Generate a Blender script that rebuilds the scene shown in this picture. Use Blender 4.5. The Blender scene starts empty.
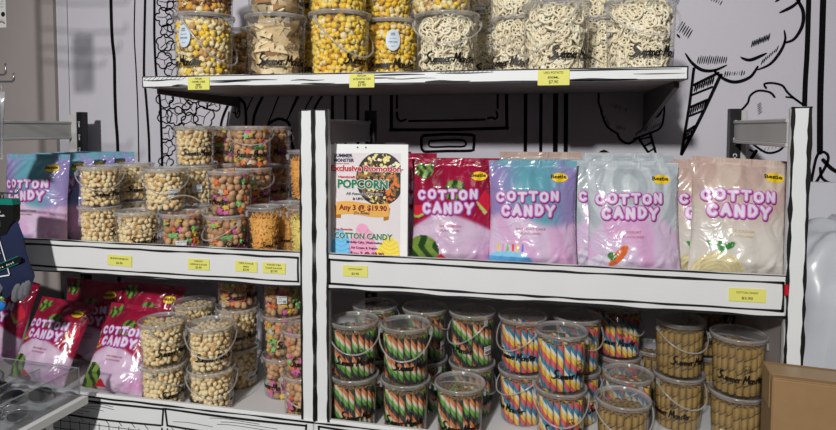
import bpy, math, random
from math import sin, cos, pi, sqrt, atan2, tan
from mathutils import Vector, Matrix, noise

random.seed(7)
SC = bpy.context.scene
COL = SC.collection

# ---------------------------------------------------------------- camera model
CAM = Vector((.613, -1.491, 1.40)); FPX = 588.; YAW = .214; PIT = .0494; ROLL = -.0018; PX = 418.; PY = 157.9
def cam_axes():
    cy, sy = cos(YAW), sin(YAW); cp, sp = cos(PIT), sin(PIT)
    fwd = Vector((-sy*cp, cy*cp, -sp)); right = Vector((cy, sy, 0)); down = fwd.cross(right)
    cr, sr = cos(ROLL), sin(ROLL)
    return right*cr + down*sr, down*cr - right*sr, fwd
AX = cam_axes()
def ray(u, v): return AX[0]*((u-PX)/FPX) + AX[1]*((v-PY)/FPX) + AX[2]
def aty(u, v, y):
    d = ray(u, v); return CAM + d*((y-CAM.y)/d.y)
def atz(u, v, z):
    d = ray(u, v); return CAM + d*((z-CAM.z)/d.z)

# ---------------------------------------------------------------- materials
def srgb(r, g, b):
    def f(c):
        c /= 255.
        return c/12.92 if c <= .04045 else ((c+.055)/1.055)**2.4
    return (f(r), f(g), f(b), 1)
MATS = {}
def mat(name, rgb, rough=.6, scale=30., amt=.10, bump=0., spec=.4, coat=0., metal=0.):
    """Principled material whose colour wanders a little with a noise texture."""
    m = bpy.data.materials.new(name); m.use_nodes = True
    nt = m.node_tree; b = nt.nodes['Principled BSDF']
    b.inputs['Roughness'].default_value = rough
    b.inputs['Specular IOR Level'].default_value = spec
    b.inputs['Coat Weight'].default_value = coat
    b.inputs['Metallic'].default_value = metal
    c = srgb(*rgb)
    tc = nt.nodes.new('ShaderNodeTexCoord'); n = nt.nodes.new('ShaderNodeTexNoise')
    n.inputs['Scale'].default_value = scale; n.inputs['Detail'].default_value = 3
    nt.links.new(tc.outputs['Object'], n.inputs['Vector'])
    mx = nt.nodes.new('ShaderNodeMix'); mx.data_type = 'RGBA'
    mx.inputs[6].default_value = tuple(v*(1-amt) for v in c[:3]) + (1,)
    mx.inputs[7].default_value = tuple(min(1, v*(1+amt)) for v in c[:3]) + (1,)
    nt.links.new(n.outputs['Fac'], mx.inputs[0]); nt.links.new(mx.outputs[2], b.inputs['Base Color'])
    if bump:
        bp = nt.nodes.new('ShaderNodeBump'); bp.inputs['Strength'].default_value = bump
        bp.inputs['Distance'].default_value = .002
        nt.links.new(n.outputs['Fac'], bp.inputs['Height']); nt.links.new(bp.outputs['Normal'], b.inputs['Normal'])
    MATS[name] = m; return m

def clear(name, milk, gloss=.5, rough=.08, tint=(1, 1, 1), milk_rgb=(225, 225, 230)):
    """Thin clear plastic: mostly transparent, a glossy reflection, a share of milky diffuse."""
    m = bpy.data.materials.new(name); m.use_nodes = True; nt = m.node_tree; nt.nodes.clear()
    out = nt.nodes.new('ShaderNodeOutputMaterial')
    tr = nt.nodes.new('ShaderNodeBsdfTransparent'); tr.inputs[0].default_value = (*[.985*t for t in tint], 1)
    df = nt.nodes.new('ShaderNodeBsdfDiffuse'); df.inputs[0].default_value = srgb(*milk_rgb)
    tl = nt.nodes.new('ShaderNodeBsdfTranslucent'); tl.inputs[0].default_value = srgb(*milk_rgb)
    gl = nt.nodes.new('ShaderNodeBsdfGlossy'); gl.inputs['Roughness'].default_value = rough
    a = nt.nodes.new('ShaderNodeMixShader'); a.inputs[0].default_value = .35
    nt.links.new(df.outputs[0], a.inputs[1]); nt.links.new(tl.outputs[0], a.inputs[2])
    b = nt.nodes.new('ShaderNodeMixShader')
    tc = nt.nodes.new('ShaderNodeTexCoord'); n = nt.nodes.new('ShaderNodeTexNoise'); n.inputs['Scale'].default_value = 18
    nt.links.new(tc.outputs['Object'], n.inputs['Vector'])
    mm = nt.nodes.new('ShaderNodeMath'); mm.operation = 'MULTIPLY'; mm.inputs[1].default_value = milk*2
    nt.links.new(n.outputs['Fac'], mm.inputs[0]); nt.links.new(mm.outputs[0], b.inputs[0])
    nt.links.new(tr.outputs[0], b.inputs[1]); nt.links.new(a.outputs[0], b.inputs[2])
    lw = nt.nodes.new('ShaderNodeLayerWeight'); lw.inputs[0].default_value = .5
    pw = nt.nodes.new('ShaderNodeMath'); pw.operation = 'POWER'; pw.inputs[1].default_value = 4.; nt.links.new(lw.outputs['Facing'], pw.inputs[0])
    g = nt.nodes.new('ShaderNodeMath'); g.operation = 'MULTIPLY_ADD'; g.inputs[1].default_value = gloss*.8; g.inputs[2].default_value = .035; g.use_clamp = True
    nt.links.new(pw.outputs[0], g.inputs[0])
    c = nt.nodes.new('ShaderNodeMixShader'); nt.links.new(g.outputs[0], c.inputs[0])
    nt.links.new(b.outputs[0], c.inputs[1]); nt.links.new(gl.outputs[0], c.inputs[2])
    nt.links.new(c.outputs[0], out.inputs[0]); MATS[name] = m; return m

def stripes(name, cols, turns, pitch, rough=.55):
    """Helical stripes from the UV map: U once round the stick, V in metres along it."""
    m = bpy.data.materials.new(name); m.use_nodes = True; nt = m.node_tree; b = nt.nodes['Principled BSDF']
    b.inputs['Roughness'].default_value = rough; b.inputs['Specular IOR Level'].default_value = .3
    uv = nt.nodes.new('ShaderNodeUVMap'); sp = nt.nodes.new('ShaderNodeSeparateXYZ'); nt.links.new(uv.outputs[0], sp.inputs[0])
    def mt(op, a, b_, c=None):
        k = nt.nodes.new('ShaderNodeMath'); k.operation = op
        for i, q in enumerate((a, b_, c)):
            if q is None: continue
            if isinstance(q, (int, float)): k.inputs[i].default_value = q
            else: nt.links.new(q, k.inputs[i])
        return k.outputs[0]
    v = mt('MULTIPLY', sp.outputs[1], 1./pitch)
    s = mt('MULTIPLY_ADD', sp.outputs[0], turns, v); f = mt('FRACT', s, 0)
    r = nt.nodes.new('ShaderNodeValToRGB'); r.color_ramp.interpolation = 'CONSTANT'
    e = r.color_ramp.elements
    e[0].position = 0; e[0].color = srgb(*cols[0][1])
    e[1].position = cols[1][0]; e[1].color = srgb(*cols[1][1])
    for p, c in cols[2:]:
        k = e.new(p); k.color = srgb(*c)
    nt.links.new(f, r.inputs[0]); nt.links.new(r.outputs[0], b.inputs['Base Color']); MATS[name] = m; return m

def painted(name, rough, coat=0., spec=.5):
    """Printed colour stored with the mesh."""
    m = bpy.data.materials.new(name); m.use_nodes = True; nt = m.node_tree; b = nt.nodes['Principled BSDF']
    a = nt.nodes.new('ShaderNodeAttribute'); a.attribute_name = 'print'
    nt.links.new(a.outputs['Color'], b.inputs['Base Color'])
    b.inputs['Roughness'].default_value = rough; b.inputs['Coat Weight'].default_value = coat
    b.inputs['Coat Roughness'].default_value = .15
    b.inputs['Specular IOR Level'].default_value = spec
    tc = nt.nodes.new('ShaderNodeTexCoord'); n = nt.nodes.new('ShaderNodeTexNoise'); n.inputs['Scale'].default_value = 22; n.inputs['Distortion'].default_value = 1.2
    nt.links.new(tc.outputs['Object'], n.inputs['Vector'])
    bp = nt.nodes.new('ShaderNodeBump'); bp.inputs['Strength'].default_value = .9 if coat else .1; bp.inputs['Distance'].default_value = .006
    nt.links.new(n.outputs['Fac'], bp.inputs['Height']); nt.links.new(bp.outputs['Normal'], b.inputs['Normal'])
    MATS[name] = m; return m

mat('white_panel', (226, 228, 228), .45, 8, .03)
mat('white_deck', (222, 222, 222), .5, 12, .04)
mat('ink', (10, 10, 11), .6, 40, .2)
mat('ink_wall', (8, 8, 9), .8, 40, .2, spec=.1)
mat('wall_vinyl', (194, 191, 200), .55, 260, .03, .05, spec=.25)
mat('grey_board', (158, 150, 147), .75, 6, .05)
mat('pale_trim', (190, 188, 196), .5, 10, .04)
mat('grey_steel', (184, 182, 180), .35, 20, .06)
mat('black_steel', (22, 22, 24), .4, 30, .2)
mat('chrome', (190, 190, 195), .2, 30, .05, metal=.9)
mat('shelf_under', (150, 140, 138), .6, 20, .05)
mat('tag_yellow', (226, 222, 112), .6, 60, .04)
mat('tag_ink', (48, 46, 18), .7, 60, .1)
mat('paper', (238, 238, 236), .55, 80, .02)
mat('cardboard', (150, 118, 80), .8, 35, .10, .2)
mat('card_tape', (162, 132, 92), .3, 20, .08)
mat('floor_tile', (92, 88, 86), .4, 4, .08)
mat('logo_ink', (16, 13, 12), .5, 200, .3)
mat('sticker_white', (226, 228, 230), .5, 60, .02)
mat('sticker_blue', (205, 219, 232), .45, 60, .02)
mat('label_ink', (60, 60, 62), .6, 60, .1)
mat('magenta', (138, 38, 124), .3, 60, .06, coat=.4)
mat('mid_pink', (206, 128, 196), .3, 60, .06, coat=.4)
mat('letter_white', (222, 212, 230), .3, 60, .03, coat=.4)
mat('badge_yellow', (240, 200, 30), .3, 60, .08, coat=.4)
mat('small_print', (170, 90, 110), .5, 60, .08)
mat('gold_print', (190, 160, 110), .5, 60, .08)
mat('navy_sock', (24, 34, 66), .9, 160, .2, .4)
mat('grey_sock', (105, 105, 112), .9, 160, .2, .4)
mat('blue_sock', (30, 120, 200), .9, 160, .2, .4)
mat('teal_print', (0, 120, 105), .6, 60, .05)
mat('black_card', (16, 16, 18), .5, 60, .1)
mat('dark_lens', (20, 20, 24), .1, 20, .2, spec=.6)
mat('blue_plastic', (30, 40, 130), .25, 20, .15)
mat('silver_plastic', (150, 152, 156), .25, 20, .1, metal=.6)
mat('white_bag', (196, 200, 206), .28, 14, .08, .6, spec=.6)
mat('foam_board', (200, 200, 206), .6, 14, .04)
mat('red_plastic', (190, 25, 40), .4, 20, .1)
mat('pcream', (240, 224, 172), .6, 150, .12); mat('pyellow', (246, 200, 40), .5, 150, .15); mat('pcaramel', (206, 160, 96), .5, 150, .18)
mat('porange', (232, 168, 40), .5, 150, .15); mat('pbrown', (132, 84, 40), .5, 150, .2); mat('pgold', (248, 214, 84), .5, 150, .12)
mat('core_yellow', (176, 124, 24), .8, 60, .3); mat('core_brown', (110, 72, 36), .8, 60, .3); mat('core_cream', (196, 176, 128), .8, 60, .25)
mat('chip', (240, 220, 178), .5, 60, .10, spec=.3); mat('chip_tan', (222, 194, 144), .5, 60, .12); mat('chip_dark', (170, 124, 78), .6, 60, .15)
mat('ring_cream', (246, 234, 202), .5, 60, .06); mat('ring_pale', (250, 242, 216), .5, 60, .05)
mat('biscuit', (240, 220, 172), .55, 90, .08); mat('toast', (214, 164, 92), .55, 90, .12)
mat('cookie', (208, 164, 118), .6, 90, .14, .3); mat('cookie_dark', (182, 136, 92), .6, 90, .14, .3)
mat('star_pink', (226, 104, 172), .5, 90, .08); mat('star_green', (140, 204, 120), .5, 90, .08); mat('star_orange', (232, 120, 50), .5, 90, .08)
mat('star_yellow', (226, 192, 60), .5, 90, .08); mat('star_white', (220, 214, 204), .5, 90, .05)
mat('flake_orange', (232, 170, 78), .6, 90, .12); mat('curl_yellow', (226, 206, 112), .6, 90, .1)
mat('wafer_end', (158, 126, 74), .7, 90, .15); mat('wafer_hole', (60, 42, 24), .8, 90, .15)
mat('bracket_steel', (92, 88, 90), .5, 30, .08)
clear('tub_plastic', .055, .9, .06)
clear('lid_top', .17, .8, .12)
clear('lid_rim', .46, .9, .15, milk_rgb=(214, 212, 212))
clear('handle_plastic', .32, .8, .2, milk_rgb=(230, 228, 226))
clear('acrylic', .05, 1.2, .04, tint=(.93, .94, .95))
clear('acrylic_edge', .5, 1.0, .1, milk_rgb=(190, 195, 198))
clear('film', .34, 1.2, .12)
stripes('stick_green', [(0, (84, 146, 44)), (.25, (200, 188, 164)), (.45, (194, 108, 44)), (.68, (22, 21, 20))], 1., .062)
stripes('stick_rainbow', [(0, (218, 180, 44)), (.25, (212, 204, 188)), (.44, (34, 120, 150)), (.70, (198, 76, 84))], 1., .062)
stripes('stick_brown', [(0, (136, 106, 46)), (.3, (150, 120, 58)), (.90, (44, 32, 16))], -1., .034)
painted('foil', .24, .6); painted('poster_print', .35, .2)

# ---------------------------------------------------------------- mesh builder
class MB:
    def __init__(s): s.v = []; s.f = []; s.m = []; s.uv = None; s.sm = []
    def add(s, vs, fs, m=0, smooth=True):
        o = len(s.v); s.v += [tuple(p) for p in vs]
        for f in fs: s.f.append(tuple(i+o for i in f)); s.m.append(m); s.sm.append(smooth)
    def box(s, x0, x1, y0, y1, z0, z1, m=0, M=None):
        vs = [(x, y, z) for x in (x0, x1) for y in (y0, y1) for z in (z0, z1)]
        if M is not None: vs = [M @ Vector(p) for p in vs]
        s.add(vs, [(0, 1, 3, 2), (4, 6, 7, 5), (0, 4, 5, 1), (2, 3, 7, 6), (0, 2, 6, 4), (1, 5, 7, 3)], m, False)
    def bevbox(s, x0, x1, y0, y1, z0, z1, b, m=0, M=None):
        """box with its twelve edges cut at 45 degrees"""
        cx, cy, cz = (x0+x1)/2, (y0+y1)/2, (z0+z1)/2; hx, hy, hz = (x1-x0)/2, (y1-y0)/2, (z1-z0)/2
        vs = []; idx = {}
        for sx in (-1, 1):
            for sy in (-1, 1):
                for sz in (-1, 1):
                    for k in range(3):
                        p = [hx-b, hy-b, hz-b]; p[k] += b
                        idx[(sx, sy, sz, k)] = len(vs); vs.append(Vector((cx+sx*p[0], cy+sy*p[1], cz+sz*p[2])))
        fs = []
        def q(*a): fs.append(tuple(a))
        for sx in (-1, 1): q(*[idx[(sx, a, c, 0)] for a, c in ((-1, -1), (1, -1), (1, 1), (-1, 1))])
        for sy in (-1, 1): q(*[idx[(a, sy, c, 1)] for a, c in ((-1, -1), (1, -1), (1, 1), (-1, 1))])
        for sz in (-1, 1): q(*[idx[(a, c, sz, 2)] for a, c in ((-1, -1), (1, -1), (1, 1), (-1, 1))])
        for a in (-1, 1):
            for c in (-1, 1):
                q(idx[(a, c, -1, 0)], idx[(a, c, 1, 0)], idx[(a, c, 1, 1)], idx[(a, c, -1, 1)])
                q(idx[(a, -1, c, 0)], idx[(a, 1, c, 0)], idx[(a, 1, c, 2)], idx[(a, -1, c, 2)])
                q(idx[(-1, a, c, 1)], idx[(1, a, c, 1)], idx[(1, a, c, 2)], idx[(-1, a, c, 2)])
        for a in (-1, 1):
            for c in (-1, 1):
                for d in (-1, 1): q(*[idx[(a, c, d, k)] for k in range(3)])
        if M is not None: vs = [M @ p for p in vs]
        s.add(vs, fs, m, False)
    def lathe(s, prof, n=40, m=0, cx=0, cy=0):
        vs = []; fs = []
        for r, z in prof:
            for i in range(n): a = 2*pi*i/n; vs.append((cx+r*cos(a), cy+r*sin(a), z))
        for j in range(len(prof)-1):
            for i in range(n): fs.append((j*n+i, j*n+(i+1) % n, (j+1)*n+(i+1) % n, (j+1)*n+i))
        s.add(vs, fs, m)
    def tube(s, pts, r, n=8, m=0, closed=False):
        pts = [Vector(p) for p in pts]; k = len(pts); vs = []; fs = []
        up = None
        for i, p in enumerate(pts):
            if closed: t = pts[(i+1) % k]-pts[i-1]
            else: t = pts[min(i+1, k-1)]-pts[max(i-1, 0)]
            t.normalize()
            if up is None:
                up = Vector((0, 0, 1)) if abs(t.z) < .9 else Vector((1, 0, 0))
            a = t.cross(up)
            if a.length < 1e-4: a = t.cross(Vector((0, 1, 0)))
            a.normalize(); b = a.cross(t); up = b
            rr = r[i] if isinstance(r, (list, tuple)) else r
            for j in range(n):
                q = 2*pi*j/n; vs.append(p + a*(cos(q)*rr) + b*(sin(q)*rr))
        for i in range(k if closed else k-1):
            for j in range(n):
                fs.append((i*n+j, i*n+(j+1) % n, ((i+1) % k)*n+(j+1) % n, ((i+1) % k)*n+j))
        if not closed: fs.append(tuple(range(n))[::-1]); fs.append(tuple(range((k-1)*n, k*n)))
        s.add(vs, fs, m)
    def build(s, name, mats, parent=None, loc=None, rot=None, uvs=None, cols=None):
        me = bpy.data.meshes.new(name); me.from_pydata(s.v, [], s.f)
        for k in mats: me.materials.append(MATS[k])
        me.polygons.foreach_set('material_index', s.m); me.polygons.foreach_set('use_smooth', s.sm)
        if s.uv:
            l = me.uv_layers.new(name='UVMap'); l.data.foreach_set('uv', [c for p in s.uv for c in p])
        if cols:
            a = me.color_attributes.new('print', 'FLOAT_COLOR', 'POINT'); a.data.foreach_set('color', [c for p in cols for c in p])
        me.update(); o = bpy.data.objects.new(name, me); COL.objects.link(o)
        if parent: o.parent = parent
        if loc: o.location = loc
        if rot: o.rotation_euler = rot
        return o

def tag(o, label, cat, group=None, kind=None):
    if label: o['label'] = label
    if cat: o['category'] = cat
    if group: o['group'] = group
    if kind: o['kind'] = kind
    return o
def empty(name, loc, rz=0):
    o = bpy.data.objects.new(name, None); COL.objects.link(o); o.location = loc; o.rotation_euler = (0, 0, rz); o.empty_display_size = .02
    return o
def structure(o): o['kind'] = 'structure'; return o

# ---------------------------------------------------------------- strokes and lettering
def smooth_path(pts, step):
    if len(pts) < 3:
        a, b = pts[0], pts[-1]; n = max(1, int(math.hypot(b[0]-a[0], b[1]-a[1])/step))
        return [tuple(a[k]+(b[k]-a[k])*i/n for k in range(len(a))) for i in range(n+1)]
    out = []; P = [pts[0]] + list(pts) + [pts[-1]]
    for i in range(1, len(P)-2):
        p0, p1, p2, p3 = P[i-1:i+3]; n = max(1, int(math.hypot(p2[0]-p1[0], p2[1]-p1[1])/step))
        for j in range(n):
            t = j/n
            out.append(tuple(.5*((2*p1[k]) + (-p0[k]+p2[k])*t + (2*p0[k]-5*p1[k]+4*p2[k]-p3[k])*t*t + (-p0[k]+3*p1[k]-3*p2[k]+p3[k])*t**3) for k in range(len(p1))))
    out.append(tuple(pts[-1])); return out
def stroke(mb, pts, w, f, m=0, step=.004, taper=0., wob=0., smooth=True):
    """ribbon of width w along pts in 2-D, laid on a surface by f(x, y)."""
    if smooth: P = smooth_path(pts, step)
    else:
        P = []
        for a, b in zip(pts, pts[1:]): q = smooth_path([a, b], step); P += q if not P else q[1:]
    n = len(P)
    if n < 2: return
    vs = []; fs = []
    for i, p in enumerate(P):
        a = P[max(i-1, 0)]; b = P[min(i+1, n-1)]; dx, dy = b[0]-a[0], b[1]-a[1]; l = math.hypot(dx, dy) or 1
        nx, ny = -dy/l, dx/l; ww = (p[2] if len(p) > 2 else 1)*w/2
        if taper: t = i/(n-1); ww *= (1-taper) + taper*sin(pi*t)**.6
        w1 = ww; w2 = ww
        if wob: w1 *= 1+wob*noise.noise((p[0]*60, p[1]*60, 1.3)); w2 *= 1+wob*noise.noise((p[0]*60, p[1]*60, 7.7))
        vs += [f(p[0]+nx*w1, p[1]+ny*w1), f(p[0]-nx*w2, p[1]-ny*w2)]
    for i in range(n-1): fs.append((2*i, 2*i+1, 2*i+3, 2*i+2))
    mb.add(vs, fs, m, False)
    if not taper:
        for e, nb in ((0, 1), (n-1, n-2)):
            p = P[e]; q = P[nb]; a0 = atan2(p[1]-q[1], p[0]-q[0]); r = (p[2] if len(p) > 2 else 1)*w/2
            vs = [f(p[0], p[1])] + [f(p[0]+r*cos(a0-pi/2+pi*k/5), p[1]+r*sin(a0-pi/2+pi*k/5)) for k in range(6)]
            mb.add(vs, [(0, k, k+1) for k in range(1, 6)], m, False)
def disc(mb, cx, cy, rx, ry, f, m=0, n=20, rings=1):
    vs = [f(cx, cy)]
    for r in range(1, rings+1):
        for k in range(n): vs.append(f(cx+rx*r/rings*cos(2*pi*k/n), cy+ry*r/rings*sin(2*pi*k/n)))
    fs = [(0, 1+k, 1+(k+1) % n) for k in range(n)]
    for r in range(1, rings):
        for k in range(n): a = 1+(r-1)*n; b = 1+r*n; fs.append((a+k, a+(k+1) % n, b+(k+1) % n, b+k))
    mb.add(vs, fs, m, False)
_TC = {}
def text_geo(body, bold=0.):
    if (body, bold) in _TC: return _TC[(body, bold)]
    cu = bpy.data.curves.new('lettering', 'FONT'); cu.body = body; cu.size = 1; cu.offset = bold; cu.resolution_u = 2; cu.fill_mode = 'FRONT'
    o = bpy.data.objects.new('lettering', cu); COL.objects.link(o)
    dg = bpy.context.evaluated_depsgraph_get(); ev = o.evaluated_get(dg); me = ev.to_mesh()
    v = [(p.co.x, p.co.y) for p in me.vertices]; f = [tuple(p.vertices) for p in me.polygons]
    ev.to_mesh_clear(); bpy.data.objects.remove(o); bpy.data.curves.remove(cu)
    if v:
        x0 = min(p[0] for p in v); x1 = max(p[0] for p in v); v = [(p[0]-x0, p[1]) for p in v]; w = x1-x0
    else: w = 1
    _TC[(body, bold)] = (v, f, w); return _TC[(body, bold)]
def text(mb, body, cx, y, h, f, m=0, width=None, bold=0., align='c'):
    """letters whose capitals are h tall, centred on cx with the baseline at y; width squeezes the line."""
    v, fc, w = text_geo(body, bold); s = h/.73; sx = s if width is None else width/w; W = w*sx
    x0 = cx - (W/2 if align == 'c' else 0)
    mb.add([f(x0+p[0]*sx, y+p[1]*s) for p in v], fc, m, False)

# brush script of the bucket logo, x-height 1
SCR = {
 'S': ([[(1.9, 2.1, .7), (1.5, 2.35, 1.3), (.9, 2.0, 1.6), (.8, 1.4, 1.5), (1.3, 1.0, 1.5), (1.25, .4, 1.5), (.6, -.1, 1.5), (0, .1, 1.0)]], 1.75),
 'u': ([[(0, .95), (.05, .2, 1.2), (.35, 0), (.7, .4), (.8, .95), (.85, .1, 1.2), (1.0, 0)]], 1.02),
 'm': ([[(0, .9, 1.1), (.05, 0, 1.2)], [(.05, .5), (.3, .9), (.42, .6), (.45, 0, 1.2)], [(.45, .5), (.72, .92), (.85, .6), (.9, 0, 1.2), (1.0, .02)]], 1.06),
 'e': ([[(.1, .45), (.5, .6), (.45, .95), (.15, .8), (.08, .3, 1.2), (.35, 0), (.7, .15)]], .74),
 'r': ([[(0, .95), (.05, 0, 1.3)], [(.07, .55), (.3, .95), (.6, .85)]], .68),
 'M': ([[(0, 0, 1.2), (.35, 1.9, 1.5)], [(.35, 1.9, 1.2), (.7, .7, 1.3), (1.2, 2.1, 1.3)], [(1.2, 2.1, 1.3), (1.25, .9, 1.6), (1.35, 0, 1.2)]], 1.55),
 'o': ([[(.4, .95), (.05, .7, 1.2), (.1, .1, 1.2), (.5, .05), (.65, .6), (.4, .95)]], .78),
 'n': ([[(0, .92), (.05, 0, 1.2)], [(.07, .5), (.4, .92), (.52, .6), (.58, 0, 1.2)]], .72),
 's': ([[(.55, .9), (.2, .85), (.2, .5, 1.2), (.5, .35, 1.2), (.35, 0), (0, .08)]], .66),
 't': ([[(.3, 1.6), (.25, .4, 1.3), (.35, 0)], [(-.05, 1.15), (.75, 1.3, 1.1)]], .6), ' ': ([], .45)}
def script(mb, word, x, y, s, f, m, w=.2):
    for ch in word:
        ls, adv = SCR[ch]
        for l in ls:
            stroke(mb, [(x+(p[0]+.12*p[1])*s, y+p[1]*s, (p[2] if len(p) > 2 else 1.)) for p in l], w*s, f, m, step=.0025)
        x += adv*s
    return x
def doodle(mb, cx, cy, s, f, m, w):
    """little sketched popcorn and candy cloud above the logo"""
    rr = random.Random(3)
    for (dx, dy, r) in ((-.9, .1, .45), (-.3, .55, .5), (.45, .6, .5), (.95, .1, .45), (.1, 0, .5), (-.45, -.3, .4), (.6, -.35, .4)):
        a0 = rr.random()*6
        stroke(mb, [(cx+s*(dx+r*cos(a0+t*.8)*(.9+.2*rr.random())), cy+s*(dy+r*sin(a0+t*.8))) for t in range(7)], w, f, m, step=.002)
    for k in range(8): stroke(mb, [(cx+s*(-1+.28*k), cy+s*1.35), (cx+s*(-.95+.28*k), cy+s*1.15)], w, f, m, step=.002)

# bubble capitals for COTTON CANDY, box 0..1 by 0..1
BUB = {
 'C': [[(.80, .78), (.55, .95), (.18, .80), (.08, .50), (.18, .20), (.55, .05), (.80, .22)]],
 'O': [[(.5, .95), (.15, .80), (.08, .5), (.15, .2), (.5, .05), (.85, .2), (.92, .5), (.85, .8), (.5, .95)]],
 'T': [[(.06, .92), (.94, .92)], [(.5, .92), (.5, .06)]],
 'N': [[(.14, .06), (.14, .94)], [(.14, .94), (.84, .06)], [(.84, .06), (.84, .94)]],
 'A': [[(.06, .05), (.48, .95)], [(.48, .95), (.92, .05)], [(.25, .34), (.74, .34)]],
 'D': [[(.14, .05), (.14, .95)], [(.14, .95), (.55, .92), (.86, .65), (.86, .35), (.55, .08), (.14, .05)]],
 'Y': [[(.06, .95), (.5, .48)], [(.94, .95), (.5, .48)], [(.5, .48), (.46, .04)]]}

# ================================================================ THE SETTING
ZM, ZF, ZB = 1.063, .963, .600      # fascia top, fascia bottom, bottom fascia top
DM, DB, DT = 1.022, .557, 1.530     # decks
YW = .56; PW = .041; ZT = 1.452; DEP = .4685
TX0, TX1, TY0 = -.549, .946, .035

m = MB(); m.box(-3.2, 3.2, -4.6, .7, -.1, 0, 0); structure(m.build('floor', ['floor_tile']))
m = MB(); m.box(-1.335, 3.2, YW, YW+.1, 0, 3.0, 0)
# --- mural: black line drawing printed on the wall, traced where it stands on the wall plane
def wf(x, z): return (x, YW-.0015, z)
def W(pts, w, taper=0., smooth=True):
    q = [aty(u, v, YW) for u, v in pts]
    stroke(m, [(p.x, p.z) for p in q], w*2.02/FPX*1.02, wf, 1, step=.006, taper=taper, smooth=smooth)
W([(111.5, -60), (111, -20), (111.5, 18), (112.5, 40), (114.5, 60), (115, 90), (116, 118), (118, 151), (119, 240), (120, 400)], 4)
W([(136, -60), (135, 0), (134.5, 36), (136.5, 75), (138.5, 130), (140, 240)], 1.5)
W([(146, -60), (145.3, 0), (144.6, 36), (144.2, 75), (146, 95), (148.6, 130), (149.5, 155), (151, 240)], 3)
W([(154, -60), (154.6, 0), (154.6, 39), (156.5, 75), (160, 100), (161.5, 130), (163, 200), (163, 240)], 3)
def lobe(cx, cy, r, a0, a1, w=1.6, n=9):
    rr = random.Random(int(cx*7+cy)); W([(cx+r*(1+.08*rr.uniform(-1, 1))*cos(a0+(a1-a0)*k/n), cy+r*(1+.08*rr.uniform(-1, 1))*sin(a0+(a1-a0)*k/n)) for k in range(n+1)], w)
def kernel(cx, cy, r):
    rr = random.Random(int(cx*3+cy*5)); a = rr.random()*6; nl = rr.choice((4, 5, 5))
    W([(cx+r*(.70+.40*abs(sin(nl*t/2+a))**.55)*cos(t), cy+r*(.70+.40*abs(sin(nl*t/2+a))**.55)*sin(t)) for t in [2*pi*k/30 for k in range(31)]], 1.5)
    W([(cx+r*.8*cos(a), cy+r*.8*sin(a)), (cx+r*.1, cy), (cx+r*.7*cos(a+2.4), cy+r*.7*sin(a+2.4))], .8)
    W([(cx+r*.1, cy), (cx+r*.6*cos(a+4.2), cy+r*.6*sin(a+4.2))], .8)
for k in ((166, -18, 9), (170, -34, 9), (166, 2, 8), (165, 17, 9), (167, 31, 6), (165, 43, 8), (164, 60, 8), (174, 9, 8), (175, 25, 8), (174, 50, 9), (172, 70, 7),
          (165, 99, 8), (180, 103, 10), (192, 97, 7), (176, 116, 9), (165, 116, 7), (204, 117, 10), (214, 104, 7), (190, 121, 8), (205, 102, 6), (168, 133, 7), (180, 131, 7), (190, 108, 7), (168, 148, 7), (166, 163, 7), (170, 178, 8), (168, 194, 7)): kernel(*k)
W([(220, 150), (221, 126), (225, 112), (231, 101), (236.5, 97.7), (242, 100.6), (245.8, 110), (246, 150)], 3)
W([(235, 108), (236, 116), (238, 118), (240, 113), (239, 109), (237, 114), (233, 112)], 1.5)
W([(229, 112), (227, 126)], 1.5)
W([(255, 92), (247, 110)], 1.5); W([(264, 92), (262.5, 97), (254, 118), (253, 150)], 3); W([(280, 92), (278.6, 97), (268, 124)], 1.5); W([(301, 92), (298.6, 97), (286, 122)], 1.5)
W([(264, 150), (267, 128), (275, 120), (283, 119.5), (290, 126), (293, 150)], 3)
W([(299, 92), (290, 113)], 1.5); W([(315, 92), (305, 110), (300, 130)], 1.5); W([(325, 92), (314, 110), (300, 150)], 2.5)
for x, w in ((332.5, 3), (345.5, 2.5), (358, 3), (370.4, 2.5)): W([(x, 60), (x, 150)], w)
for x, w in ((100, 3), (128, 2)): pass
W([(391.5, 60), (391.5, 129.8)], 3.2, smooth=False); W([(390.5, 129.8), (450, 129.6), (507.6, 128)], 3); W([(507, 128.5), (506, 60)], 3)
W([(396.8, 60), (397, 108)], 2.2); W([(397, 112.5), (397.6, 118), (400, 121), (403, 120.6), (406, 119.4)], 2.2); W([(409, 121), (450, 120.4), (485, 119.5)], 2)
W([(488, 118.6), (492, 117.4), (495.5, 119), (497.5, 116), (496.5, 112)], 2); W([(497.7, 60), (497.7, 108)], 2)
W([(423, 135.5), (448, 134.3), (472, 135), (474, 138), (473.6, 148), (471, 150.6), (448, 151), (424, 151.5), (421.8, 149), (421.5, 138), (423, 135.5)], 2.8)
W([(430, 141), (448, 140), (464, 140.5), (464.5, 146), (448, 146.6), (430, 146.6), (429.5, 141)], 2)
for x, w in ((525.6, 3.4), (541, 3), (555.6, 4.6), (566, 4)): W([(x+.6, 40), (x, 100), (x-.4, 165)], w)
W([(396, 165), (398, 157), (410, 153)], 3)
W([(597, 80), (598.6, 94.4), (598.6, 102.6), (602, 112)], 1.8); W([(601, 111), (606.7, 125.8), (618, 134)], 1.9)
W([(617, 133), (620.7, 139.8), (628.8, 143.5), (638, 137.5)], 2.2, .2); W([(634, 139), (649.8, 133), (660, 128), (663.7, 116.5), (664, 100), (661, 88)], 1.8)
W([(638, 137.5), (648.6, 153)], 2.2); W([(650, 133), (655.6, 153)], 2.2)
for a, b in (((641, 139), (650, 137)), ((644, 146), (653, 142)), ((648, 152), (655, 148))): W([a, b], 1.6)
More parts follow.
